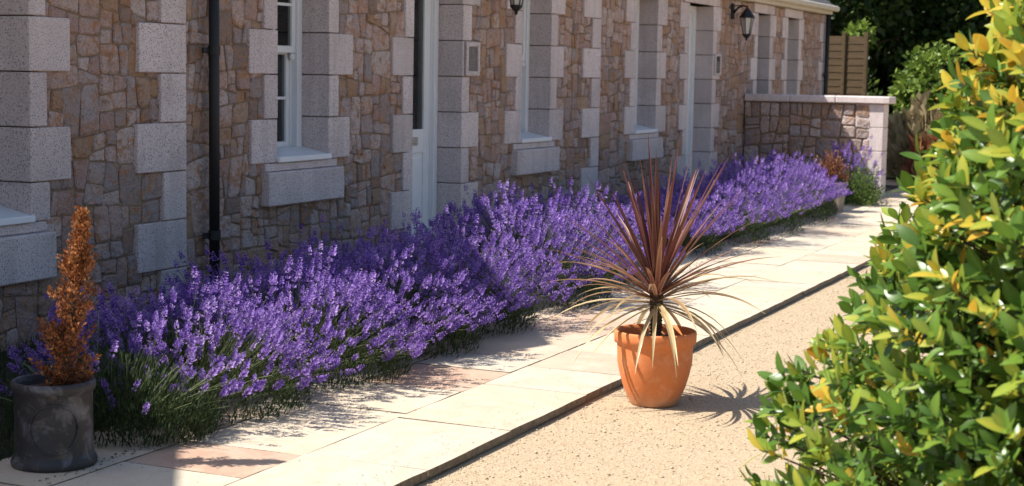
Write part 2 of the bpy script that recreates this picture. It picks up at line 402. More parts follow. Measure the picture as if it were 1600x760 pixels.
# ------------------------------------------------------------------ cottage
Z0 = .900; ST = .306
def course(k): return Z0 + ST * k
HEAD = course(5)                     # 2.43
OPEN = [  # kind, x0, x1
    ('low_window', 6.28, 6.97), ('window', 9.475, 10.165), ('door', 11.49, 12.39), ('window', 13.645, 14.335),
    ('window', 16.75, 17.46), ('door', 18.62, 19.60), ('slit', 21.67, 22.30), ('slit', 23.29, 23.95)]
XA, XB, EAVE = 0.6, 25.62, 2.56
house = empty('granite_cottage', (13, 0, 0), 'long granite cottage with pale quoins, white sash windows and mixed brown rubble walls', 'cottage')
def H(o):      # children keep world coordinates: offset by the parent's location
    o.location = (-13, 0, 0); return o
b = MB(); e_ = .06
edges = [XA]
for k, x0, x1 in OPEN: edges += [x0 - e_, x1 + e_]
edges.append(XB)
for i in range(0, len(edges), 2): b.box(edges[i], edges[i + 1], 0, .35, -.15, EAVE)
for k, x0, x1 in OPEN:
    b.box(x0 - e_, x1 + e_, 0, .35, HEAD + .004, EAVE)
    if k != 'door': b.box(x0 - e_, x1 + e_, 0, .35, -.15, .58 if k == 'low_window' else .80)
b.box(XA, XA + .35, .35, 6, -.15, EAVE); b.box(XB - .35, XB, .35, 6, -.15, EAVE); b.box(XA, XB, 6, 6.35, -.15, EAVE)
H(b.obj('wall', M['mortar'], house))
b = MB(); b.box(XA + .36, XB - .36, .36, 5.99, EAVE - .1, EAVE - .02); b.box(XA + .36, XB - .36, .36, 5.99, -.14, -.05); b.box(XA + .36, XB - .36, 2.4, 2.5, -.05, EAVE - .1)  # closed box coloured dark to stand in for the unlit interior
H(b.obj('room', M['room'], house))
# roof with three gabled wall dormers above the frame; the gables throw the shade bands on the lavender
b = MB()
b.add([(XA - .2, -.16, 2.70), (XB + .12, -.16, 2.70), (XB + .12, 3.2, 5.0), (XA - .2, 3.2, 5.0), (XB + .12, 6.6, 2.66), (XA - .2, 6.6, 2.66)], [(0, 1, 2, 3), (3, 2, 4, 5)])
b.add([(XA - .2, -.16, 2.62), (XB + .12, -.16, 2.62), (XB + .12, 3.2, 4.9), (XA - .2, 3.2, 4.9), (XB + .12, 6.6, 2.58), (XA - .2, 6.6, 2.58)], [(3, 2, 1, 0), (5, 4, 2, 3)])
H(b.obj('roof', M['slate'], house))
GAB = [(3.20, 1.42, 3.74), (6.95, 1.34, 3.62)]
for cx, hw, za in GAB:
    b = MB(); zb = 2.66
    V = [(cx - hw, -.02, zb), (cx + hw, -.02, zb), (cx, -.02, za), (cx - hw, .3, zb), (cx + hw, .3, zb), (cx, .3, za)]
    b.add(V, [(0, 1, 2), (5, 4, 3), (0, 3, 4, 1), (1, 4, 5, 2), (2, 5, 3, 0)])
    g = H(b.obj('gable', M['mortar'], house))
    b = MB(); s_ = (za - zb) / hw
    for sg in (-1, 1):
        p = [(cx, za + .1), (cx + sg * (hw + .12), zb - .12 * s_ + .1), (cx + sg * (hw + .12), zb - .12 * s_ + .02), (cx, za + .02)]
        V = [(x, y, z) for y in (-.12, 3.0) for x, z in p]
        b.add(V, [(0, 1, 2, 3), (7, 6, 5, 4), (0, 4, 5, 1), (1, 5, 6, 2), (2, 6, 7, 3)])
    o = b.obj('gable_roof', M['slate'], g); o.location = (0, 0, 0)
b = MB(); b.box(XA - .1, XB + .06, -.13, 0, 2.565, 2.66, .008); H(b.obj('fascia', M['fascia'], house))
b = MB(); b.tube([(XA - .1, -.19, 2.655), (XB + .1, -.19, 2.655)], .045, 8); H(b.obj('gutter', M['fascia'], house))

# quoins: granite blocks round every opening and in the two straight quoin columns
def block(x0, x1, y0, y1, z0, z1, name='quoin', parent=house, bev=.005):
    g = .0035
    o = MB().box(x0 + g * 0, x1 - g * 0, y0, y1, z0 + g, z1 - g, bev, R.uniform(0, 1)).obj(name, M['granite'], parent)
    return H(o)
QF = -.033
for kind, x0, x1 in OPEN:
    low = .22 if kind == 'low_window' else 0.0
    kind = 'window' if low else kind
    far = x0 > 21
    lo = (-1 if low else 0) if kind == 'window' else -3
    for k in range(lo, 5):
        L = (.33 if k % 2 == 0 else .15) if not far else (.30 if k % 2 == 0 else .16)
        L1, L2 = L + R.uniform(-.02, .02), L + R.uniform(-.02, .02)
        za, zb = max(course(k), -.02, Z0 - low if kind == 'window' else -1), course(k + 1)
        fy = QF + R.uniform(-.003, .003)
        block(x0 - L1, x0, fy, .27, za, zb); block(x1, x1 + L2, fy, .27, za, zb)
    H(MB().box(x0 - .2, x1 + .2, QF, .27, HEAD + .004, EAVE - .002, .005, .5).obj('lintel', M['granite'], house))
    if kind != 'door':
        cx = (x0 + x1) / 2
        H(MB().box(cx - .52, cx + .49, -.085, .1, .607 - low * 1.12, .840 - low, .008, .55).obj('sill_block', M['granite'], house))
        H(MB().box(cx - .50, cx + .47, -.0325, .27, .843 - low, .897 - low, .005, .6).obj('sill_bed', M['granite'], house))
for xl, xs_, xr in ((7.92, 8.16, 8.41), (15.19, 15.43, 15.66)):
    for k in range(-3, 6):
        za, zb = max(course(k), -.02), min(course(k + 1), EAVE - .002)
        block((xl if k % 2 == 0 else xs_) + R.uniform(-.02, .02), xr, QF - R.uniform(0, .004), .02, za, zb)
for k in range(-3, 6):
    za, zb = max(course(k), -.02), min(course(k + 1), EAVE - .002)
    block(XB - (.33 if k % 2 == 0 else .16), XB + .02, QF, .3, za, zb)

# rubble: power-diagram stones
def clip(poly, nx, ny, d):     # keep nx*x+ny*y <= d
    out = []; n = len(poly)
    for i in range(n):
        a, c = poly[i], poly[(i + 1) % n]
        da, dc = nx * a[0] + ny * a[1] - d, nx * c[0] + ny * c[1] - d
        if da <= 0: out.append(a)
        if (da < 0 < dc) or (dc < 0 < da):
            t = da / (da - dc); out.append((a[0] + (c[0] - a[0]) * t, a[1] + (c[1] - a[1]) * t))
    return out
def cells(x0, x1, z0, z1, amin, amax, seed=0):
    """random squared rubble: a panel is split again and again by slightly slanting cuts"""
    rr = random.Random(seed); out = []
    def split(poly, depth):
        xs_ = [p[0] for p in poly]; zs_ = [p[1] for p in poly]; w_, h_ = max(xs_) - min(xs_), max(zs_) - min(zs_)
        area = abs(sum(poly[i][0] * poly[(i + 1) % len(poly)][1] - poly[(i + 1) % len(poly)][0] * poly[i][1] for i in range(len(poly)))) / 2
        target = amin + (amax - amin) * rr.random() ** 2.2
        asp = w_ / max(h_, 1e-4)
        if area < target and .45 < asp < 2.0 or area < amin * .8 or depth > 14: out.append(poly); return
        vertical = w_ * rr.uniform(.75, 1.3) > h_
        ang = rr.gauss(0, .12 if area < .2 else .05) + (0 if vertical else math.pi / 2)
        t = rr.uniform(.32, .68); mx_ = min(xs_) + w_ * (t if vertical else .5); mz_ = min(zs_) + h_ * (.5 if vertical else t)
        nx, nz = math.cos(ang), math.sin(ang); d = nx * mx_ + nz * mz_
        for sg in (1, -1):
            q = clip(poly, nx * sg, nz * sg, d * sg)
            if len(q) >= 3: split(q, depth + 1)
    split([(x0, z0), (x1, z0), (x1, z1), (x0, z1)], 0)
    return out
def inset(poly, d):
    n = len(poly); cx = sum(p[0] for p in poly) / n; cz = sum(p[1] for p in poly) / n
    out = [p for p in poly]
    q = list(poly)
    for i in range(n):
        a, c = poly[i], poly[(i + 1) % n]
        ex, ez = c[0] - a[0], c[1] - a[1]; L = math.hypot(ex, ez)
        if L < 1e-6: continue
        nx, ny = ez / L, -ex / L
        if nx * (cx - a[0]) + ny * (cz - a[1]) > 0: nx, ny = -nx, -ny
        q = clip(q, nx, ny, nx * a[0] + ny * a[1] - d * R.uniform(.5, 1.9))
        if len(q) < 3: return None
    return q
def dedupe(poly, eps):
    out = []
    for p in poly:
        if not out or math.hypot(p[0] - out[-1][0], p[1] - out[-1][1]) > eps: out.append(p)
    if len(out) > 2 and math.hypot(out[0][0] - out[-1][0], out[0][1] - out[-1][1]) < eps: out.pop()
    return out
def stone_geo(poly, gap=.006, proud=.012, axis='y', rr=R):
    q = inset(poly, gap)
    if not q: return None
    q = dedupe(q, .012)
    if len(q) < 3: return None
    area = abs(sum(q[i][0] * q[(i + 1) % len(q)][1] - q[(i + 1) % len(q)][0] * q[i][1] for i in range(len(q)))) / 2
    if area < .0011: return None
    # cut corners, jitter
    r = []
    for i in range(len(q)):
        a, p, c = q[i - 1], q[i], q[(i + 1) % len(q)]
        t = rr.uniform(.03, .18)
        r.append((p[0] + (a[0] - p[0]) * t, p[1] + (a[1] - p[1]) * t)); r.append((p[0] + (c[0] - p[0]) * t, p[1] + (c[1] - p[1]) * t))
    r = dedupe(r, .008); n = len(r)
    cx = sum(p[0] for p in r) / n; cz = sum(p[1] for p in r) / n
    r = [(p[0] + rr.uniform(-.003, .003), p[1] + rr.uniform(-.003, .003)) for p in r]
    tx, tz = rr.uniform(-.05, .05), rr.uniform(-.05, .05)
    V = [(p[0], .004, p[1]) for p in r]
    V += [(p[0], -(proud * .45 + tx * (p[0] - cx) * .5 + tz * (p[1] - cz) * .5), p[1]) for p in r]
    k = .84
    V += [(cx + (p[0] - cx) * k, -(proud + tx * (p[0] - cx) + tz * (p[1] - cz) + rr.uniform(-.003, .003)), cz + (p[1] - cz) * k) for p in r]
    V.append((cx, -(proud + rr.uniform(-.002, .005)), cz))
    F = []
    for j in range(2):
        for i in range(n):
            i2 = (i + 1) % n; F.append((j * n + i, (j + 1) * n + i, (j + 1) * n + i2, j * n + i2))
    for i in range(n): F.append((2 * n + i, 3 * n, 2 * n + (i + 1) % n))
    sgn = sum(q[i][0] * q[(i + 1) % len(q)][1] - q[(i + 1) % len(q)][0] * q[i][1] for i in range(len(q)))
    if sgn > 0: F = [f[::-1] for f in F]
    return V, F, area, (cx, cz)
regions = []
xs = [XA]
for k, x0, x1 in OPEN: xs += [x0 - .07, x1 + .07]
xs.append(XB - .08)
for i in range(0, len(xs), 2): regions.append((xs[i], xs[i + 1], -.03, EAVE - .01))
for k, x0, x1 in OPEN:
    if k != 'door': regions.append((x0 - .07, x1 + .07, -.03, .46 if k == 'low_window' else .70))
quoinrect = [(7.95, 8.41), (15.22, 15.66)]
stones = []
for i, (x0, x1, z0, z1) in enumerate(regions):
    for poly in cells(x0, x1, z0, z1, .011, .075, 100 + i):
        g = stone_geo(poly, .0034, R.uniform(.006, .020))
        if g is None: continue
        V, F, area, (cx, cz) = g
        dist = math.hypot(cx, 6.07)
        px = area / dist ** 3 * 6.07 * (1 if 6.75 < cx < 25 and cz < 2.35 - (0 if cx > 14 else .25) and cz > .25 else .01)
        if any(a + .16 < cx < c for a, c in quoinrect): px *= .02
        stones.append((px, V, F))
stones.sort(key=lambda s: -s[0])
def tone_stone(): return R.random()
for px, V, F in stones[:300]:
    H(link('stone', mesh('stone', V, F, M['rubble'], tone_stone()), house))
b = MB()
for px, V, F in stones[300:]: b.add(V, F, tone_stone())
H(link('stonework', b.me('stonework', M['rubble']), house, kind='stuff'))

# sash windows
def sash(parent, x0, x1, y0, y1, z0, z1, nbx, nbz, name, st=.045, rail=.05, botrail=None):
    botrail = botrail or rail
    b = MB(); b.box(x0, x0 + st, y0, y1, z0, z1, .003); b.box(x1 - st, x1, y0, y1, z0, z1, .003)
    b.box(x0 + st, x1 - st, y0 + .001, y1 - .001, z0, z0 + botrail, .003); b.box(x0 + st, x1 - st, y0 + .001, y1 - .001, z1 - rail, z1, .003)
    ix0, ix1, iz0, iz1 = x0 + st, x1 - st, z0 + botrail, z1 - rail
    for k in range(1, nbx):
        x = ix0 + (ix1 - ix0) * k / nbx; b.box(x - .010, x + .010, y0 + .004, y1 - .004, iz0, iz1)
    for k in range(1, nbz):
        z = iz0 + (iz1 - iz0) * k / nbz; b.box(ix0, ix1, y0 + .006, y1 - .006, z - .010, z + .010)
    b.obj(name, M['white'], parent)
    for i in range(nbx):
        for k in range(nbz):
            xa = ix0 + (ix1 - ix0) * i / nbx; xb = ix0 + (ix1 - ix0) * (i + 1) / nbx; za = iz0 + (iz1 - iz0) * k / nbz; zb = iz0 + (iz1 - iz0) * (k + 1) / nbz
            ym = (y0 + y1) / 2
            MB().box(xa + .003, xb - .003, ym - .002, ym + .002, za + .003, zb - .003).obj('pane', M['glass'], parent)
for kind, x0, x1 in OPEN:
    if kind in ('window', 'low_window'):
        dz = .22 if kind == 'low_window' else 0.0
        zb, zt = .905 - dz, HEAD
        b = MB(); y0, y1 = .195, .30
        b.box(x0 + .002, x0 + .065, y0, y1, zb, zt - .002, .004); b.box(x1 - .065, x1 - .002, y0, y1, zb, zt - .002, .004)
        b.box(x0 + .065, x1 - .065, y0 + .002, y1, zt - .065, zt - .003, .004); b.box(x0 + .065, x1 - .065, y0 + .002, y1, zb, zb + .03, .004)
        # parting beads on the box frame
        b.box(x0 + .065, x0 + .078, y0 + .055, y0 + .066, zb + .03, zt - .065); b.box(x1 - .078, x1 - .065, y0 + .055, y0 + .066, zb + .03, zt - .065)
        wn = H(b.obj('window', M['white'], house))
        mid = 1.69 - dz / 2
        sash(wn, x0 + .068, x1 - .068, .212, .248, mid - .022, zt - .068, 2, 2, 'upper_sash')
        sash(wn, x0 + .068, x1 - .068, .262, .298, zb + .032, mid + .016, 2, 2, 'lower_sash', botrail=.085)
        # sash horn
        for xx in (x0 + .068, x1 - .068 - .042):
            MB().box(xx, xx + .042, .213, .247, mid - .075, mid - .023, .01).obj('sash_horn', M['white'], wn)
        o = MB().box(x0 - .012, x1 + .001, -.062, -.026, .902 - dz, .942 - dz, .006)
        o.add([(p_[0], p_[1], p_[2] - dz) for p_ in [(x0 + .002, -.03, .903), (x1 - .002, -.03, .903), (x1 - .002, .196, .903), (x0 + .002, .196, .903), (x0 + .002, -.03, .9405), (x1 - .002, -.03, .9405), (x1 - .002, .196, .985), (x0 + .002, .196, .985)]],
              [(3, 2, 1, 0), (4, 5, 6, 7), (0, 1, 5, 4), (1, 2, 6, 5), (2, 3, 7, 6), (3, 0, 4, 7)])
        o.obj('sill', M['white'], wn)
    elif kind == 'door':
        b = MB(); y0, y1 = .20, .285
        b.box(x0 + .002, x0 + .07, y0, y1, -.01, HEAD - .002, .004); b.box(x1 - .07, x1 - .002, y0, y1, -.01, HEAD - .002, .004)
        b.box(x0 + .07, x1 - .07, y0 + .002, y1, HEAD - .07, HEAD - .003, .004)
        b.box(x1 - .085, x1 - .07, y0 + .03, y1, -.01, HEAD - .07); b.box(x0 + .07, x0 + .085, y0 + .03, y1, -.01, HEAD - .07)
        dn = H(b.obj('door', M['white'], house))
        a, c = x0 + .088, x1 - .088; ya, yb = .235, .28
        zt = HEAD - .075
        b = MB(); st = .105
        b.box(a, a + st, ya, yb, .02, zt, .003); b.box(c - st, c, ya, yb, .02, zt, .003)
        for z0_, z1_ in ((.02, .22), (.86, 1.06), (zt - .11, zt)): b.box(a + st, c - st, ya + .001, yb - .001, z0_, z1_, .003)
        b.box(a + st, c - st, ya + .014, yb - .014, .22, .86)
        b.box(a + st + .04, c - st - .04, ya + .006, yb - .02, .26, .82, .006)
        b.obj('leaf', M['white'], dn)
        MB().box(a + st, c - st, ya + .018, yb - .018, 1.06, zt - .11).obj('pane', M['glass'], dn)
        lb = MB(); cx = (a + c) / 2; lb.box(cx - .13, cx + .13, ya - .012, ya + .002, .925, .995, .004); lb.box(cx - .10, cx + .10, ya - .018, ya - .011, .942, .978, .003)
        lb.obj('letter_plate', M['steel'], dn)
        hb = MB(); hb.box(a + .03, a + .075, ya - .01, ya + .001, 1.0, 1.2, .003); hb.tube([(a + .052, ya - .008, 1.12), (a + .052, ya - .05, 1.12), (a + .16, ya - .055, 1.12)], .009, 8)
        hb.obj('handle', M['steel'], dn)
        MB().box(x0 + .004, x1 - .004, .0, .30, -.02, .018, .004).obj('threshold', M['granite'], dn)
    else:
        b = MB(); b.box(x0 + .002, x0 + .06, .215, .29, .9, HEAD - .002, .004); b.box(x1 - .06, x1 - .002, .215, .29, .9, HEAD - .002, .004); b.box(x0 + .06, x1 - .06, .217, .29, HEAD - .06, HEAD - .003, .004); b.box(x0 + .06, x1 - .06, .217, .29, .9, .96, .004)
        wn = H(b.obj('window', M['white'], house))
        MB().box(x0 + .06, x1 - .06, .25, .254, .96, HEAD - .06).obj('pane', M['glass'], wn)

# black downpipes with brackets
def pipe(x, y, zt, brackets, r=.034):
    p = H(MB().tube([(x, y, -.02), (x, y, zt)], r, 14).obj('downpipe', M['black'], house, True))
    for z in brackets:
        MB().box(x - .095, x + .05, y + .012, y + .03, z - .018, z + .018, .003).lathe([(r + .006, -.03), (r + .006, .03)], 14, (x, y, z)).obj('pipe_bracket', M['black'], p)
pipe(8.64, -.085, 2.60, (1.66, .47), .034); pipe(25.56, -.085, 2.60, (1.6, .5))

# ------------------------------------------------------------------ wall lanterns and plaques
def lantern(x, zc, label):
    t = empty('wall_lantern', (x, -.020, zc), label, 'lantern', 'black carriage lanterns on the cottage front')
    b = MB(); b.box(-.05, .05, -.022, 0, -.10, .10, .006); b.obj('back_plate', M['black'], t)
    b = MB(); b.tube([(0, -.02, -.02), (0, -.08, .045), (0, -.15, .075), (0, -.20, .06), (0, -.205, .02)], [.016, .014, .012, .012, .012], 8)
    b.tube([(0, -.02, .07), (0, -.10, .075), (0, -.17, .07)], .008, 6); b.obj('arm', M['black'], t, True)
    y = -.205
    b = MB(); b.lathe([(.010, .075), (.013, .06), (.008, .05), (.03, .03), (.105, -.075), (.105, -.085), (.09, -.085)], 6, (0, y, 0)); b.obj('hood', M['black'], t)
    b = MB()
    for k in range(6):
        a = k * math.pi / 3; b.tube([(.088 * math.cos(a), y + .088 * math.sin(a), -.085), (.048 * math.cos(a), y + .048 * math.sin(a), -.295)], .0055, 5)
    b.lathe([(.055, -.29), (.058, -.30), (.05, -.315), (.03, -.335), (.014, -.35), (.016, -.362), (.004, -.38)], 6, (0, y, 0)); b.obj('cage', M['black'], t)
    b = MB(); b.lathe([(.078, -.087), (.043, -.292)], 6, (0, y, 0)); b.obj('glazing', M['lampglass'], t)
lantern(20.42, 2.40, 'black carriage lantern on bracket between the far door and the garden wall')
lantern(13.06, 2.44, 'black lantern hanging between the glazed white door and the next sash window')
# house plaque by the first door: pale stone surround with a recessed slate and a faint raised emblem
t = empty('house_plaque', (12.555, -.037, 1.665), 'grey slate plaque in pale stone surround beside the glazed white door', 'plaque')
b = MB(); b.box(-.135, -.095, -.02, 0, -.145, .145, .004); b.box(.095, .135, -.02, 0, -.145, .145, .004); b.box(-.095, .095, -.02, 0, .105, .145, .004); b.box(-.095, .095, -.02, 0, -.145, -.105, .004); b.obj('surround', M['granite'], t)
MB().box(-.095, .095, -.006, 0, -.105, .105).obj('slate', M['brass'], t)
b = MB(); b.lathe([(.018, 0), (.024, .002), (.018, .004)], 12, (0, 0, 0)); E_ = b.V
b2 = MB(); b2.add([(x, -.006 - z * 1.2, .062 + y * 1.0) for x, y, z in E_], b.F); b2.box(-.05, .05, -.009, -.006, -.012, -.004); b2.box(-.04, .04, -.009, -.006, -.037, -.03); b2.box(-.05, .05, -.009, -.006, -.065, -.057); b2.box(-.004, .004, -.009, -.006, .0, .04)
b2.obj('emblem', M['emblem'], t)
# second plaque: dark plate with a pale figure 8
t = empty('number_plaque', (19.77, -.037, 1.70), 'small dark number plaque beside the far white door', 'plaque')
b = MB(); b.box(-.13, -.085, -.02, 0, -.135, .135, .004); b.box(.085, .13, -.02, 0, -.135, .135, .004); b.box(-.085, .085, -.02, 0, .105, .135, .004); b.box(-.085, .085, -.02, 0, -.135, -.105, .004); b.obj('surround', M['granite'], t)
MB().box(-.085, .085, -.008, 0, -.105, .105).obj('plate', M['darkplate'], t)
b = MB()
for cz, rr_ in ((.012, .030), (-.052, .036)):
    n = 18; pts = [(rr_ * math.cos(2 * math.pi * k / n), -.010, cz + rr_ * .9 * math.sin(2 * math.pi * k / n)) for k in range(n + 1)]
    b.tube(pts, .0065, 5)
b.obj('numeral', M['ink'], t)

# ------------------------------------------------------------------ garden wall
WX, WY = 21.13, -1.90
gw = empty('garden_wall', (WX, -1, 0), 'low rubble garden wall with pale coping and granite end quoins beside the lavender', 'wall')
def G(o): o.location = (-WX, 1, 0); return o
G(MB().box(WX + .012, WX + .28, WY + .02, -.03, -.1, 1.23).obj('core', M['mortar'], gw))
for k in range(4):
    z0, z1 = 1.228 - .309 * (k + 1), 1.228 - .309 * k
    L = .36 if k % 2 == 0 else .20
    o = MB().box(WX - .006, WX + .30, WY - .005, WY + L, max(z0, -.03) + .003, z1 - .003, .006, .8 + .1 * (k % 2)).obj('quoin', M['granite'], gw); G(o)
for y0, y1 in ((-1.985, -1.275), (-1.27, -.655), (-.65, -.032)):
    G(MB().box(WX - .055, WX + .36, y0, y1, 1.232, 1.325, .012, R.uniform(.6, 1)).obj('coping', M['granite'], gw))
for poly in cells(.03, -WY - .16, -.02, 1.225, .03, .12, 77):
    g = stone_geo(poly, .007, .022)
    if g is None: continue
    V, F, area, c = g      # (x,y,z) -> wall plane faces -X: u = -Y
    V2 = [(WX + .012 + v[1], -v[0], v[2]) for v in V]
    m_ = mesh('stone', V2, F, M['rubble'], R.random())
    import bmesh
    bb = bmesh.new(); bb.from_mesh(m_); bmesh.ops.recalc_face_normals(bb, faces=bb.faces); bb.to_mesh(m_); bb.free()
    G(link('stone', m_, gw))

# ------------------------------------------------------------------ timber fence beyond the cottage
FX = 28.2
fe = empty('timber_fence', (FX, .1, 0), 'brown overlapped timber fence panels behind the garden wall', 'fence')
def FE(o): o.location = (-FX, -.1, 0); return o
zt = 2.30
for y0, y1 in ((-.13, .20), (.26, .62)):
    for k in range(18):
        z0 = .05 + k * .124
        V = [(FX - .012, y0, z0), (FX - .012, y1, z0), (FX - .004, y1, z0 + .136), (FX - .004, y0, z0 + .136), (FX - .004, y0, z0), (FX - .004, y1, z0), (FX + .012, y1, z0 + .136), (FX + .012, y0, z0 + .136)]
        b = MB(); b.add(V, [(0, 1, 2, 3), (7, 6, 5, 4), (0, 4, 5, 1), (3, 2, 6, 7), (0, 3, 7, 4), (1, 5, 6, 2)]); FE(b.obj('board', M['wood'], fe))
for y in (-.16, .23, .65):
    FE(MB().box(FX - .04, FX + .05, y - .03, y + .03, -.06, zt + .06, .006).obj('post', M['wood'], fe))

# ------------------------------------------------------------------ lavender
def frames(D):
    """orthonormal frames whose third axis is D (n,3)"""
    up = np.where(np.abs(D[:, 2:3]) > .95, np.array([[1., 0, 0]]), np.array([[0, 0, 1.]]))
    U = np.cross(up, D); U /= np.linalg.norm(U, axis=1, keepdims=True)
    W = np.cross(D, U); return U, W
def spike_template(seed):
    r = np.random.default_rng(seed); V = []; F = []; T = []
    nw = 6; L = .042
    for i in range(nw):
        t = i / (nw - 1); z = t * L - (.011 if i == 0 else 0)
        rad = .0100 * (1 - .5 * t ** 2) * (.8 if i == 0 else 1)
        k = 6 if t < .8 else 4
        for j in range(k):
            a = 2 * math.pi * (j + .5 * (i % 2)) / k + r.uniform(-.3, .3)
            o = np.array([math.cos(a), math.sin(a), 0]); s = np.array([-math.sin(a), math.cos(a), 0]); u = np.array([0, 0, 1.])
            d = o * r.uniform(.6, 1.1) + u * r.uniform(.4, 1.0); d /= np.linalg.norm(d)
            c = o * rad * .35 + u * z; ln = rad * r.uniform(.85, 1.35); wd = ln * r.uniform(.36, .52)
            b0 = len(V); n_ = np.cross(s, d) * ln * .25
            V += [c, c + d * ln * .6 + s * wd + n_, c + d * ln * 1.15, c + d * ln * .6 - s * wd + n_]
            F.append((b0, b0 + 1, b0 + 2, b0 + 3))
            tt = np.clip(r.beta(2, 2.2) + (.12 if r.random() < .25 else 0), 0, 1); T += [tt * .45, tt, min(1, tt * 1.2), tt]
    return np.array(V), np.array(F), np.array(T)
SP = [spike_template(s) for s in range(5)]
SPM = [mesh('flower_spike', V, F, M['petal'], T) for V, F, T in SP]

def lavender(cx, cy, rx, ry, h, ns, nl, label, group, ind=0, seed=0, headscale=1.0, bare=0.0, thm=72):
    """one bush: stems fan out from the crown; heads at the tips; narrow leaves low down"""
    r = np.random.default_rng(1000 + seed)
    root = empty('lavender_bush', (cx, cy, 0), label, 'lavender', group)
    u = r.random(ns); th = np.arccos(1 - u * (1 - math.cos(math.radians(thm)))); ph = r.uniform(0, 2 * math.pi, ns)
    lump = 1 + .10 * np.sin(ph * 3 + seed) + .07 * np.sin(ph * 5 + th * 4 + seed * 2)
    rad = lump * r.normal(.95, .10, ns).clip(.7, 1.2)
    dirv = np.stack([np.sin(th) * np.cos(ph), np.sin(th) * np.sin(ph), np.cos(th)], -1)
    tip = dirv * np.array([rx, ry, h * .93]) * rad[:, None]; tip[:, 2] = np.maximum(tip[:, 2] + .03, .06)
    base = np.stack([dirv[:, 0] * rx * .42, dirv[:, 1] * ry * .42, np.full(ns, .02) + .18 * h * np.cos(th)], -1) + r.normal(0, .03, (ns, 3)) * np.array([1, 1, .3])
    base[:, 2] = np.maximum(base[:, 2], 0)
    ctrl = base * .45 + tip * .55 + np.array([0, 0, 1.]) * (.05 * h) + r.normal(0, .015, (ns, 3))
    td = tip - ctrl; td /= np.linalg.norm(td, axis=1, keepdims=True)
    td = td * .8 + np.array([.03, -.06, .42]) + r.normal(0, .10, (ns, 3)); td /= np.linalg.norm(td, axis=1, keepdims=True)
    # stems: ribbons with three segments
    ts = np.linspace(0, 1, 5)
    P = [(base * (1 - t) ** 2 + 2 * ctrl * t * (1 - t) + tip * t * t) for t in ts]
    sd = r.normal(0, 1, (ns, 3)); ax = tip - base; sd = np.cross(sd, ax); sd /= np.linalg.norm(sd, axis=1, keepdims=True)
    V = np.stack([np.stack([p - sd * wv, p + sd * wv], 1) for p, wv in zip(P, (.0016, .0015, .0013, .0011, .0010))], 1)   # ns,5,2,3
    idx = np.arange(ns)[:, None] * 10
    F = np.concatenate([np.stack([idx[:, 0] + 2 * k, idx[:, 0] + 2 * k + 1, idx[:, 0] + 2 * k + 3, idx[:, 0] + 2 * k + 2], -1) for k in range(4)])
    link('stems', mesh('stems', V.reshape(-1, 3), F, M['lstem'], np.repeat(r.random(ns), 10)), root, kind='stuff')
    # heads
    keep = r.random(ns) > bare
    U, W = frames(td); sc_ = r.normal(1.0, .2, ns).clip(.55, 1.5) * headscale
    # face the open side of the bush
    score = -tip[:, 1] + .9 * tip[:, 2] - .35 * np.abs(tip[:, 0]) + r.normal(0, .05, ns)
    order = np.argsort(-score); solo = set(order[:ind].tolist()) if ind else set()
    VV = []; FF = []; TT = []; off = 0
    typ = r.integers(0, 5, ns)
    rot = np.stack([U, W, td], -1)     # columns
    for i in solo:
        if not keep[i]: continue
        o = bpy.data.objects.new('flower_spike', SPM[typ[i]]); col.objects.link(o); o.parent = root
        mt = Matrix([[*(rot[i][k] * sc_[i])] for k in range(3)]).to_4x4(); mt.translation = Vector(tip[i]); o.matrix_local = mt
    for k in range(5):
        sel = np.array([i for i in range(ns) if typ[i] == k and i not in solo and keep[i]], dtype=int)
        if not len(sel): continue
        v, f, t = SP[k]
        vv = np.einsum('nij,vj->nvi', rot[sel] * sc_[sel][:, None, None], v) + tip[sel][:, None]
        VV.append(vv.reshape(-1, 3)); FF.append((f[None] + (np.arange(len(sel)) * len(v))[:, None, None]).reshape(-1, 4) + off)
        TT.append(np.clip(t[None] * r.uniform(.75, 1.25, (len(sel), 1)) + r.normal(0, .10, (len(sel), 1)), 0, 1).ravel()); off += len(sel) * len(v)
    link('flower_spikes', mesh('flower_spikes', np.concatenate(VV), np.concatenate(FF), M['petal'], np.concatenate(TT)), root, kind='stuff')
    # leaves
    u = r.random(nl); th = np.arccos(1 - u * (1 - math.cos(math.radians(82)))); ph = r.uniform(0, 2 * math.pi, nl)
    d = np.stack([np.sin(th) * np.cos(ph), np.sin(th) * np.sin(ph), np.cos(th)], -1)
    q = d * np.array([rx * .95, ry * .93, h * .82]) * (r.random(nl) ** .5 * .72 + .20)[:, None]; q[:, 2] = np.maximum(q[:, 2], .01)
    nk = int(nl * .45)       # leafy skirt round the foot of the bush
    zt_ = r.random(nk) ** 1.3 * .42 * h; a_ = r.uniform(0, 2 * math.pi, nk); k_ = (.70 + .30 * np.sqrt(np.clip(1 - (zt_ / (.9 * h)) ** 2, 0, 1))) * r.uniform(.74, 1.0, nk)
    q[:nk] = np.stack([np.cos(a_) * rx * .85 * k_, np.sin(a_) * ry * .81 * k_, zt_], -1); d[:nk] = np.stack([np.cos(a_) * .8, np.sin(a_) * .8, np.full(nk, .4)], -1)
    ld = d * .55 + np.array([0, 0, 1.05]) + r.normal(0, .38, (nl, 3)); ld /= np.linalg.norm(ld, axis=1, keepdims=True)
    sd = np.cross(r.normal(0, 1, (nl, 3)), ld); sd /= np.linalg.norm(sd, axis=1, keepdims=True)
    ln = r.uniform(.022, .05, nl)[:, None]; wd = r.uniform(.002, .0042, nl)[:, None]
    V = np.stack([q, q + ld * ln * .5 + sd * wd, q + ld * ln, q + ld * ln * .5 - sd * wd], 1)
    F = np.arange(nl * 4).reshape(-1, 4)
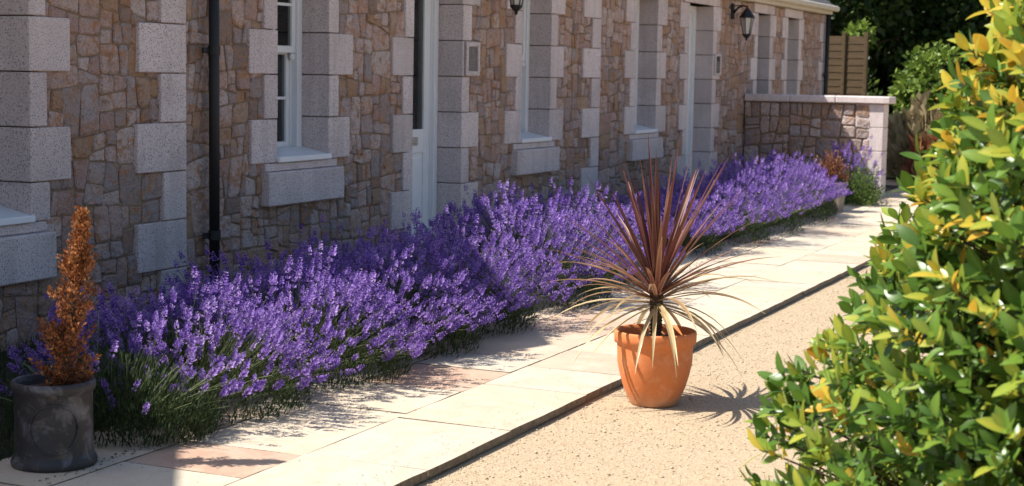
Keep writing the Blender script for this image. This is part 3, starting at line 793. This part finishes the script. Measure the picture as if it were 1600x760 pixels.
    link('leaves', mesh('leaves', V.reshape(-1, 3), F, M['lleaf'], np.repeat(np.clip(r.beta(2, 2, nl) * (.35 + .75 * q[:, 2] / h) * (.5 if bare > .5 else 1), 0, 1), 4)), root, kind='stuff')  # tone lowered on the bare bush to paint in gable shade; foot leaves darker
    return root
ORD = ['first', 'second', 'third', 'fourth', 'fifth', 'sixth', 'seventh', 'eighth', 'ninth', 'tenth']
near = [ # cx, cy, rx, ry, h, spikes, leaves, share of bare stems
    (5.46, -1.56, .40, .50, .42, 150, 5600, .75), (6.05, -1.50, .58, .66, .49, 620, 4200, .05), (6.95, -1.52, .60, .68, .52, 720, 4200, 0),
    (7.85, -1.50, .60, .67, .55, 720, 4200, 0), (8.70, -1.48, .56, .66, .57, 640, 4200, 0), (9.98, -1.45, .70, .70, .68, 860, 4600, 0),
    (11.10, -1.40, .62, .64, .62, 640, 3600, 0)]
for i, (cx, cy, rx, ry, h, ns, nl, bare) in enumerate(near):
    lab = 'purple lavender bush, ' + ORD[i] + ' along the path from the lead planter' if i else 'sparse shade-darkened green lavender with few purple spikes beside the lead planter'
    lavender(cx, cy - .20, rx + .02, ry + .10, h, int(ns * 1.35), int(nl * 2.6), lab, 'lavender bushes along the path', 60 if 0 < i < 5 else (30 if i in (5, 6) else 0), i, 1.22 if i < 5 else 1.28, bare, 74)
farb = [(13.45, -1.38, .58, .62, .44), (14.55, -1.45, .66, .68, .52), (15.70, -1.48, .70, .70, .60), (16.95, -1.48, .74, .72, .66), (17.85, -1.42, .46, .58, .52)]
for i, (cx, cy, rx, ry, h) in enumerate(farb):
    n_ = len(farb) - 1 - i
    lavender(cx, cy - .12, rx + .03, ry + .06, h, 950, 5200, 'purple lavender bush, ' + ORD[n_] + ' along the path from the tan clay planter', 'lavender bushes along the path', 0, 30 + i, 1.2, 0, 66)
lavender(20.35, -1.62, .52, .42, .72, 240, 2600, 'pale lavender clump growing against the end of the garden wall', 'lavender bushes along the path', 0, 50, 1.3)

def litter(name, n, mat, size, ys, label, cat, flat):
    px = rng.uniform(4.6, 16, n); py = ys(n); a = rng.uniform(0, 6.28, n); L = size * rng.uniform(.5, 1.5, n)
    c, s_ = np.cos(a) * L, np.sin(a) * L; z = np.full(n, .004)
    P = np.stack([px, py, z], -1); A = np.stack([c, s_, 0 * c], -1); B = np.stack([-s_, c, 0 * c], -1) * .6; U = np.array([0, 0, 1.]) * (L * flat)[:, None]
    V = np.stack([P - A, P - B, P + A, P + B, P + U], 1)
    F = np.concatenate([np.stack([np.arange(n) * 5 + k, np.arange(n) * 5 + (k + 1) % 4, np.arange(n) * 5 + 4], -1) for k in range(4)])
    link(name, mesh(name, V.reshape(-1, 3), F, mat, np.repeat(rng.random(n), 5)), None, kind='stuff', label=label, category=cat)
litter('fallen_florets', 900, M['petal'], .0035, lambda n: -2.10 - np.abs(rng.normal(0, .16, n)), 'fallen lavender florets and bits on the path edge', 'petals', .5)
litter('path_grit', 700, M['pebble'], .0042, lambda n: np.where(rng.random(n) < .7, -3.25 + np.abs(rng.normal(0, .10, n)), rng.uniform(-3.2, -2.1, n)), 'stray gravel grains scattered on the path slabs', 'gravel', .8)
litter('bed_debris', 1500, M['bark'], .005, lambda n: -2.06 - np.abs(rng.normal(0, .05, n)), 'dark soil crumbs and dry stalks under the lavender edge', 'soil', .7)

# grass strip and weeds at the foot of the wall
def blades(name, x0, x1, y0, y1, n, h, mat, label, cat, lean=.35, z=-.012, wd=.003):
    px = rng.uniform(x0, x1, n); py = rng.uniform(y0, y1, n); hh = h * rng.uniform(.5, 1.2, n)
    a = rng.uniform(0, 6.28, n); s = np.stack([np.cos(a), np.sin(a), 0 * a], -1) * wd; l = np.stack([rng.normal(0, lean, n), rng.normal(0, lean, n), np.ones(n)], -1) * hh[:, None]
    p = np.stack([px, py, np.full(n, z)], -1)
    V = np.stack([p - s, p + s, p + l * .6 + s * .7, p + l + np.array([0, 0, 0]), p + l * .6 - s * .7], 1)
    F = np.concatenate([np.stack([np.arange(n) * 5 + k for k in (0, 1, 2, 4)], -1)])
    F2 = np.stack([np.arange(n) * 5 + k for k in (4, 2, 3)], -1)
    Fl = [tuple(f) for f in F.tolist()] + [tuple(f) for f in F2.tolist()]
    return link(name, mesh(name, V.reshape(-1, 3), Fl, mat, np.repeat(rng.random(n), 5)), None, kind='stuff', label=label, category=cat)
blades('grass', 2.5, 6.4, -1.74, -.05, 9000, .07, M['grass'], 'dark shaded grass strip between the lead planter and the cottage wall', 'grass')
blades('bed_weeds', 6.4, 13.2, -.85, -.04, 7000, .09, M['grass'], 'low dark weeds behind the lavender at the foot of the wall', 'weeds')

# ------------------------------------------------------------------ lead planter with dead conifer
PL = (4.87, -1.945, 0.0)
t = empty('lead_planter', PL, 'dark lead cylinder planter with round relief medallion at the path edge', 'planter')
b = MB()
b.lathe([(.150, 0), (.162, .004), (.165, .018), (.160, .034), (.152, .042), (.1495, .06), (.1485, .18), (.149, .285), (.155, .295), (.160, .305), (.161, .322), (.156, .334), (.147, .336), (.139, .330), (.138, .28), (.138, .27)], 56)
b.obj('body', M['lead'], t, True)
camang = math.atan2(CAMPOS.y - PL[1], CAMPOS.x - PL[0])
b = MB()
def cyl(u, z, rr_=.152): a = camang + u / .15; return (rr_ * math.cos(a), rr_ * math.sin(a), z)
b.tube([cyl(.098 * math.cos(2 * math.pi * k / 40) * (1 if abs(math.cos(2 * math.pi * k / 40)) < .8 else .96), .165 + .095 * math.sin(2 * math.pi * k / 40)) for k in range(41)], .0045, 6)
b.obj('medallion', M['lead'], t, True)
b = MB(); b.lathe([(.137, .296), (.10, .302), (.03, .306)], 32); b.obj('compost', M['compost'], t)

def conifer():
    root = empty('dwarf_conifer', (PL[0] + .005, PL[1], .30), 'narrow orange-brown dying conifer growing in the lead planter', 'conifer')
    b = MB(); b.tube([(.02, -.03, -.01), (.03, -.045, .2), (.045, -.08, .45), (.055, -.105, .66)], [.014, .011, .007, .002], 6)
    r = np.random.default_rng(5); Vs = []; T = []
    hgt = .69
    for i in range(135):
        zt = r.random() ** 1.15; a = r.uniform(0, 6.28)
        env = .135 * (1 - zt) ** .85 * (1 - .35 * (zt < .12)) + .02
        rr_ = env * r.uniform(.35, 1.12)
        z0 = max(.02, zt * hgt - .07); ax0 = .02 + .035 * zt; ay0 = -.03 - .075 * zt
        tip = np.array([ax0 + rr_ * math.cos(a), ay0 + rr_ * math.sin(a), zt * hgt * .97 + .02]); base = np.array([ax0, ay0, z0])
        b.tube([base, (base + tip) / 2 + np.array([0, 0, -.008]), tip], [.003, .002, .001], 4)
        n = 62; k = r.random(n) ** .7; p = base + (tip - base) * k[:, None] + r.normal(0, .0085, (n, 3)) * np.array([1, 1, 1.2])
        d = (tip - base) / np.linalg.norm(tip - base) + r.normal(0, .7, (n, 3)) + np.array([0, 0, .5]); d /= np.linalg.norm(d, axis=1, keepdims=True)
        s = np.cross(d, r.normal(0, 1, (n, 3))); s /= np.linalg.norm(s, axis=1, keepdims=True)
        ln = r.uniform(.008, .022, n)[:, None]; wd = ln * .28
        Vs.append(np.stack([p, p + d * ln * .5 + s * wd, p + d * ln, p + d * ln * .5 - s * wd], 1)); T.append(np.clip(r.beta(2, 2, n) + .25 * (zt - .4), 0, 1))
    V = np.concatenate(Vs); n = len(V)
    b.obj('trunk', M['bark'], root)
    link('crown', mesh('crown', V.reshape(-1, 3), np.arange(n * 4).reshape(-1, 4), M['dead'], np.repeat(np.concatenate(T), 4)), root, kind='stuff')
conifer()

# ------------------------------------------------------------------ terracotta pot with cordyline
PC = (7.31, -3.57, -.045)
t = empty('terracotta_pot', PC, 'orange terracotta pot standing on the gravel beside the path', 'pot')
b = MB()
b.lathe([(.105, .0), (.112, .003), (.118, .012), (.132, .040), (.154, .095), (.171, .155), (.182, .21), (.184, .265), (.1855, .300), (.187, .303), (.1985, .307), (.200, .335), (.2005, .356), (.197, .364), (.192, .366), (.184, .362), (.178, .345), (.172, .31), (.168, .295)], 64)
b.obj('body', M['terracotta'], t, True)
b = MB(); b.lathe([(.172, .318), (.10, .326), (.02, .33)], 32); b.obj('compost', M['compost'], t)
def cordyline():
    root = empty('cordyline', (PC[0], PC[1], PC[2] + .325), 'spiky burgundy cordyline with straw lower leaves in the terracotta pot', 'plant')
    b = MB(); pts = [(0, 0, -.01), (.004, 0, .06), (.002, 0, .14), (0, 0, .22), (0, 0, .30)]
    b.tube(pts, [.026, .028, .032, .034, .018], 10)
    for k in range(11): b.lathe([(.0285, 0), (.034, .006), (.029, .012)], 10, (0, 0, .0 + k * .016), cap=False)
    b.obj('trunk', M['bark'], root)
    r = random.Random(4)
    n = 108
    for i in range(n):
        f = i / (n - 1)                         # 0 = innermost, upright; 1 = oldest, drooping
        az = i * 2.39996 + r.uniform(-.3, .3)
        el = math.radians(87 - 84 * f ** .68 + r.uniform(-9, 9))
        L = (.72 - .18 * f) * r.uniform(.72, 1.06) if f < .55 else (.60 - .06 * f) * r.uniform(.75, 1.12)
        droop = (.20 + 1.4 * max(0, f - .5) ** 1.2 + r.uniform(0, .12)) * (1 if f > .3 else .4)
        if f > .80: el -= math.radians(r.uniform(5, 30))
        wd = .0108 * r.uniform(.8, 1.2) * (1.0 if f > .1 else .8)
        z0 = .275 - .125 * f
        d = Vector((math.cos(az) * math.cos(el), math.sin(az) * math.cos(el), math.sin(el)))
        p = Vector((math.cos(az) * .012, math.sin(az) * .012, z0)); side0 = d.cross(Vector((0, 0, 1)))
        side0 = side0.normalized() if side0.length > .05 else Vector((math.sin(az), -math.cos(az), 0))
        seg = 9; V = []; F = []; T = []
        tw = r.uniform(-.5, .5)
        base_t = .10 + .5 * max(0, f - .15) + r.uniform(-.06, .16) if f < .72 else .40 + 1.1 * (f - .62) + r.uniform(-.16, .16)
        for k in range(seg + 1):
            s = k / seg
            wk = wd * (.75 + .9 * s * (1 - s) * 1.4) * (1 - s ** 3.2) + .0007
            nrm = side0.cross(d).normalized(); q = Matrix.Rotation(tw * s, 3, d); sd = q @ side0; nn = q @ nrm
            V += [p - sd * wk + nn * wk * .45, p.copy(), p + sd * wk + nn * wk * .45]
            e = min(1, max(0, base_t + .10 * s + (.10 if r.random() < .2 else 0))); T += [min(1, e + .12), e * .9, min(1, e + .12)]
            p = p + d * (L / seg)
            d = (d + Vector((0, 0, -1)) * droop * (.08 + .30 * s) * (1 - abs(d.z) * .35)).normalized()
        for k in range(seg):
            o = 3 * k; F += [(o, o + 1, o + 4, o + 3), (o + 1, o + 2, o + 5, o + 4)]
        link('leaf', mesh('leaf', V, F, M['cord'], T, True), root)
cordyline()

# ------------------------------------------------------------------ tan planter and heather by the garden wall
PT = (18.62, -1.80, 0)
t = empty('clay_planter', PT, 'square tan clay planter at the far end of the lavender', 'planter')
b = MB()
for z0, z1, w0, w1 in ((0, .30, .14, .165), (.30, .345, .18, .18)):
    V = [(sx * w0, sy * w0, z0) for sx, sy in ((-1, -1), (1, -1), (1, 1), (-1, 1))] + [(sx * w1, sy * w1, z1) for sx, sy in ((-1, -1), (1, -1), (1, 1), (-1, 1))]
    b.add(V, [(0, 1, 2, 3), (4, 5, 6, 7), (0, 1, 5, 4), (1, 2, 6, 5), (2, 3, 7, 6), (3, 0, 4, 7)])
b.obj('body', M['tanpot'], t)
MB().box(-.15, .15, -.15, .15, .335, .352).obj('compost', M['compost'], t)
def tuft(name, loc, rx, h, n, mat, label, cat, leaf=.03, seed=0, up=.7, stem=True, group=None):
    r = np.random.default_rng(seed); root = empty(name, loc, label, cat, group)
    d = r.normal(0, 1, (n, 3)); d[:, 2] = np.abs(d[:, 2]); d /= np.linalg.norm(d, axis=1, keepdims=True)
    p = d * np.array([rx, rx, h]) * (r.random(n) ** .45)[:, None] * (1 + .18 * np.sin(7 * d[:, :1] + seed) + .12 * np.sin(11 * d[:, 1:2])); p[:, 2] += .02
    ld = d * .6 + np.array([0, 0, up]) + r.normal(0, .5, (n, 3)); ld /= np.linalg.norm(ld, axis=1, keepdims=True)
    s = np.cross(ld, r.normal(0, 1, (n, 3))); s /= np.linalg.norm(s, axis=1, keepdims=True)
    ln = r.uniform(.5, 1.1, n)[:, None] * leaf; wd = ln * .22
    V = np.stack([p, p + ld * ln * .5 + s * wd, p + ld * ln, p + ld * ln * .5 - s * wd], 1)
    link('foliage', mesh('foliage', V.reshape(-1, 3), np.arange(n * 4).reshape(-1, 4), mat, np.repeat(r.random(n), 4)), root, kind='stuff')
    b = MB()
    for k in range(9):
        e = Vector((r.normal(0, rx * .5), r.normal(0, rx * .5), h * r.uniform(.5, .9))); b.tube([(0, 0, 0), e * .5 + Vector((0, 0, .02)), e], [.006, .004, .002], 4)
    b.obj('stems', M['bark'], root)
tuft('heather_plant', (PT[0], PT[1], .352), .19, .30, 2400, M['heather'], 'russet heather growing in the tan clay planter', 'plant', .035, 3)
tuft('heather_plant', (19.9, -.92, -.012), .16, .72, 1500, M['heather'], 'small russet shrub against the shaded garden wall', 'plant', .04, 4)
tuft('box_shrub', (19.75, -1.95, -.012), .27, .44, 4200, M['tree'], 'low dark green shrub between the clay planter and the garden wall end', 'shrub', .035, 6)

# ------------------------------------------------------------------ laurel in the foreground
def leaf_mesh(seed, tone):
    r = random.Random(seed); V = []; F = []; T = []
    n = 6; fold = r.uniform(.05, .35); curl = r.uniform(-.2, .7)
    for k in range(n + 1):
        s = k / n; wv = .22 * math.sin(math.pi * (s ** 1.08)) ** .75 if 0 < k < n else .014
        y = s; z = -curl * s * s * .6
        V += [(-wv, y, z + wv * fold * 1.5), (0, y, z), (wv, y, z + wv * fold * 1.5)]; T += [tone, min(1, tone + .07), tone]
    for k in range(n):
        o = 3 * k; F += [(o, o + 1, o + 4, o + 3), (o + 1, o + 2, o + 5, o + 4)]
    return V, F, T
def laurel():
    C0 = Vector((4.74, -6.20, -.045)); HT = 2.45
    root = empty('laurel_bush', C0, 'big glossy green laurel bush with yellow and orange leaves on the gravel', 'bush')
    r = np.random.default_rng(21); rr_ = random.Random(9)
    TON = [.05, .14, .22, .30, .38, .46, .54, .62, .70, .80, .90, 1.0]
    LM = []
    for ti, tn in enumerate(TON):
        for v in range(2):
            V, F, T = leaf_mesh(ti * 7 + v, tn); LM.append((np.array(V), np.array(F), np.array(T)))
    LME = [mesh('leaf', V, F, M['laurel'], T, True) for V, F, T in LM]
    def radius(z):     # outline of the bush
        s = z / HT
        return 1.36 * (1 - max(0, s) ** 1.7) ** .71 * (.84 + .16 * min(1, s / .2))
    shoots = []
    tries = 0
    while len(shoots) < 7000 and tries < 60000:
        tries += 1
        z = r.uniform(.12, HT - .05); a = r.uniform(0, 2 * math.pi); R0 = radius(z)
        if r.random() > R0 / 1.36: continue
        lump = .97 + .06 * math.sin(3 * a + 2 * z * 2.2) + .05 * math.sin(5 * a - 4.5 * z + 1)
        deep = r.random()
        k = min(1.06, lump * (1.02 - .50 * deep ** 1.35 + r.normal(0, .02)))
        shoots.append((Vector((R0 * k * math.cos(a), R0 * k * math.sin(a), z)), a, deep))
    leaves = []
    b = MB()
    b.tube([(0, 0, -.05), (.03, 0, .5), (.0, .04, 1.1), (.02, 0, 1.9)], [.05, .045, .03, .012], 8)
    for si, (p, a, deep) in enumerate(shoots):
        s = p.z / HT
        out = Vector((math.cos(a), math.sin(a), .55 + .5 * s + r.normal(0, .25))); out.normalize()
        q = Vector((p.x * .35, p.y * .35, max(.05, p.z - .30)))
        if si % 5 == 0: b.tube([q, (q + p) / 2 + Vector((0, 0, -.02)), p], [.008, .005, .003], 4)
        n = rr_.randint(7, 11)
        young = r.random() < .46
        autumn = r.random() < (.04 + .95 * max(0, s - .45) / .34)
        for j in range(n):
            f = j / n
            az = j * 2.4 + r.normal(0, .25); lean = .45 + .85 * f + r.normal(0, .12)
            u = out.orthogonal().normalized(); v = out.cross(u)
            d = out * math.cos(lean) + (u * math.cos(az) + v * math.sin(az)) * math.sin(lean); d.normalize()
            pos = p - out * (.085 * f)
            L = .070 * rr_.uniform(.55, 1.3) * (.72 + .28 * math.sin(math.pi * min(1, f + .3)))
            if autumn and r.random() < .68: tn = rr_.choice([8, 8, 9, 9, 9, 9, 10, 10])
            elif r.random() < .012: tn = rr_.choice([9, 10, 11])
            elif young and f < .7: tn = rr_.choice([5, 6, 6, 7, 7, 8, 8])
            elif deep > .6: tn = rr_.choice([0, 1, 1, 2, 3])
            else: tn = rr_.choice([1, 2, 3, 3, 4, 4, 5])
            nz = (out - d * out.dot(d)); nz = nz.normalized() if nz.length > .05 else d.orthogonal().normalized()
            nz = (nz + Vector(r.normal(0, .22, 3))).normalized(); sx_ = d.cross(nz).normalized(); nz = sx_.cross(d)
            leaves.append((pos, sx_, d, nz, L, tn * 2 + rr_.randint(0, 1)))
    b.obj('trunk', M['bark'], root)
    # the leaves that show largest: near the camera and inside its view
    def vis(lf):
        wp = C0 + lf[0]; v = wp - CAMPOS; dz = v.dot(fwd); x = v.dot(right) / dz * 2500 + 800; y = v.dot(down) / dz * 2500 + 380
        inside = 1150 < x < 1600 and 0 < y < 760
        radial = Vector((lf[0].x, lf[0].y, 0)); tocam = Vector((CAMPOS.x - C0.x, CAMPOS.y - C0.y, 0)).normalized()
        return (0 if inside else 10) - radial.dot(tocam) * 2 - radial.length * .8
    leaves.sort(key=vis)
    for pos, sx_, d, nz, L, k in leaves[:300]:
        o = bpy.data.objects.new('leaf', LME[k]); col.objects.link(o); o.parent = root
        m_ = Matrix((sx_ * L, d * L, nz * L)).transposed().to_4x4(); m_.translation = pos; o.matrix_local = m_
    VV = []; FF = []; TT = []; off = 0
    for pos, sx_, d, nz, L, k in leaves[300:]:
        V, F, T = LM[k]; Rm = np.array([list(sx_), list(d), list(nz)]).T * L
        VV.append(V @ Rm.T + np.array(pos)); FF.append(F + off); TT.append(T); off += len(V)
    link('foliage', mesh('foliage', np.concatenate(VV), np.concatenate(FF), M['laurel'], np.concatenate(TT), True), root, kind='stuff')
laurel()

# ------------------------------------------------------------------ trees beyond the garden
b = MB(); b.add([(25.95, -6, -.02), (70, -14, -.02), (70, 12, -.02), (25.95, 6, -.02)], [(0, 1, 2, 3)])
link('lawn', b.me('lawn', M['lawn']), kind='structure')
def tree(loc, rx, rz, zc, n, label, seed, tone=(0, .6), leaf=.13, group='trees beyond the cottage'):
    r = np.random.default_rng(seed); root = empty('tree', loc, label, 'tree', group)
    nb = 70; cl = r.normal(0, 1, (nb, 3)); cl /= np.linalg.norm(cl, axis=1, keepdims=True)
    cc = cl * np.array([rx, rx, rz]) * (r.uniform(.45, .98, nb))[:, None] + np.array([0, 0, zc])
    cs = r.uniform(.22, .42, nb) * rx * .8; ct = r.uniform(*tone, nb)  # clump tones also paint in sunlit patches and shaded foliage
    b = MB(); b.tube([(0, 0, -.1), (.1, 0, zc * .5), (0, .1, zc), (0, 0, zc + rz * .6)], [.065 * rx, .05 * rx, .035 * rx, .012 * rx], 9)
    for k in range(0, nb, 2): b.tube([(0, 0, min(max(.4, cc[k][2] - 1.0), zc + rz * .5)), tuple(cc[k] * np.array([.5, .5, 1]) - np.array([0, 0, .25])), tuple(cc[k])], [.022 * rx, .014 * rx, .005 * rx], 5)
    b.obj('trunk', M['bark'], root)
    k = r.integers(0, nb, n); d = r.normal(0, 1, (n, 3)); d /= np.linalg.norm(d, axis=1, keepdims=True)
    p = cc[k] + d * cs[k][:, None] * (r.random(n) ** .4)[:, None] * np.array([1, 1, .8])
    p[:, 2] = np.maximum(p[:, 2], .05)
    ld = d * .5 + r.normal(0, .6, (n, 3)) + np.array([0, 0, -.1]); ld /= np.linalg.norm(ld, axis=1, keepdims=True)
    s = np.cross(ld, r.normal(0, .6, (n, 3)) + np.array([0, 0, 1.])); s /= np.linalg.norm(s, axis=1, keepdims=True)
    ln = r.uniform(.6, 1.2, n)[:, None] * leaf; wd = ln * .30
    V = np.stack([p, p + ld * ln * .5 + s * wd, p + ld * ln, p + ld * ln * .5 - s * wd], 1)
    link('crown', mesh('crown', V.reshape(-1, 3), np.arange(n * 4).reshape(-1, 4), M['tree'], np.repeat(np.clip(ct[k] + r.normal(0, .12, n), 0, 1), 4)), root, kind='stuff')
tree((34.2, 2.4, 0), 3.4, 5.2, 4.4, 30000, 'dense dark tree rising behind the timber fence', 61, (0, .6), .20)
tree((36.5, -1.3, 0), 3.5, 5.4, 4.4, 32000, 'broad dark evergreen tree right of the timber fence', 62, (0, .55), .20)
tree((34.0, -4.8, 0), 2.9, 4.8, 4.0, 24000, 'dark leafy tree standing behind the laurel', 63, (0, .4), .20)
tree((30.4, -.98, 0), .70, .80, 1.35, 5200, 'sunlit-toned yellow-green shrub in front of the dark evergreens', 64, (.6, 1.0), .15)  # lighter leaf tone paints the sunshine on this shrub
tree((31.6, .70, 0), .30, .26, 2.38, 420, 'small sunlit-toned green sapling peeping over the timber fence', 69, (.7, 1.0), .15)  # light leaf tone stands in for sunlit leaves above the fence
tree((41.0, -6.5, 0), 4.4, 6.5, 5.0, 20000, 'tall dark tree far behind the laurel', 65, (0, .3), .34)
tree((40.0, 6.0, 0), 4.4, 6.5, 5.0, 20000, 'tall dark tree far behind the cottage end', 66, (0, .3), .34)
tree((43.5, 0.6, 0), 4.6, 6.8, 5.0, 20000, 'tall dark tree at the back between the nearer evergreens', 67, (0, .3), .34)
tree((49.0, -3.0, 0), 5.4, 7.0, 5.0, 18000, 'tallest dark tree behind all the others', 68, (0, .3), .42)
def hedge():
    n = 42000; p = np.stack([rng.uniform(44, 47, n), rng.uniform(-22, 22, n), rng.random(n) ** .8 * 5.2 - .05], -1)
    p[:, 2] += .5 * np.sin(p[:, 1] * 1.7) + .3 * np.sin(p[:, 1] * 4.1); p[:, 2] = np.maximum(p[:, 2], .02)
    d = rng.normal(0, 1, (n, 3)); d /= np.linalg.norm(d, axis=1, keepdims=True); s_ = np.cross(d, rng.normal(0, 1, (n, 3))); s_ /= np.linalg.norm(s_, axis=1, keepdims=True)
    ln = rng.uniform(.25, .5, n)[:, None]; wd = ln * .32
    V = np.stack([p, p + d * ln * .5 + s_ * wd, p + d * ln, p + d * ln * .5 - s_ * wd], 1)
    link('far_hedge', mesh('far_hedge', V.reshape(-1, 3), np.arange(n * 4).reshape(-1, 4), M['tree'], np.repeat(rng.random(n) * .35, 4)), None, kind='stuff', label='dark hedge closing the view behind the trees', category='hedge')
hedge()
for i, (x, y, rr_, h) in enumerate(((31.5, .9, .9, 1.5), (32.4, -.9, 1.0, 1.3), (31.8, -3.9, 1.1, 1.2), (33.0, -5.9, 1.3, 1.6))):
    tuft('evergreen_shrub', (x, y, -.02), rr_, h, 5200, M['tree'], 'low dark shrub, ' + ORD[i] + ' from the timber fence under the trees', 'shrub', .16, 70 + i, .5, True, 'low shrubs under the trees')
tuft('straw_grass', (25.9, -1.62, -.02), .55, .95, 2600, M['straw'], 'dry straw-coloured grass clump beyond the garden wall end', 'grass clump', .30, 8, 1.2)
tuft('flax_plant', (25.0, -1.92, -.02), .35, .60, 500, M['heather'], 'russet spiky plant beside the dry straw grass', 'plant', .30, 9, 1.3)
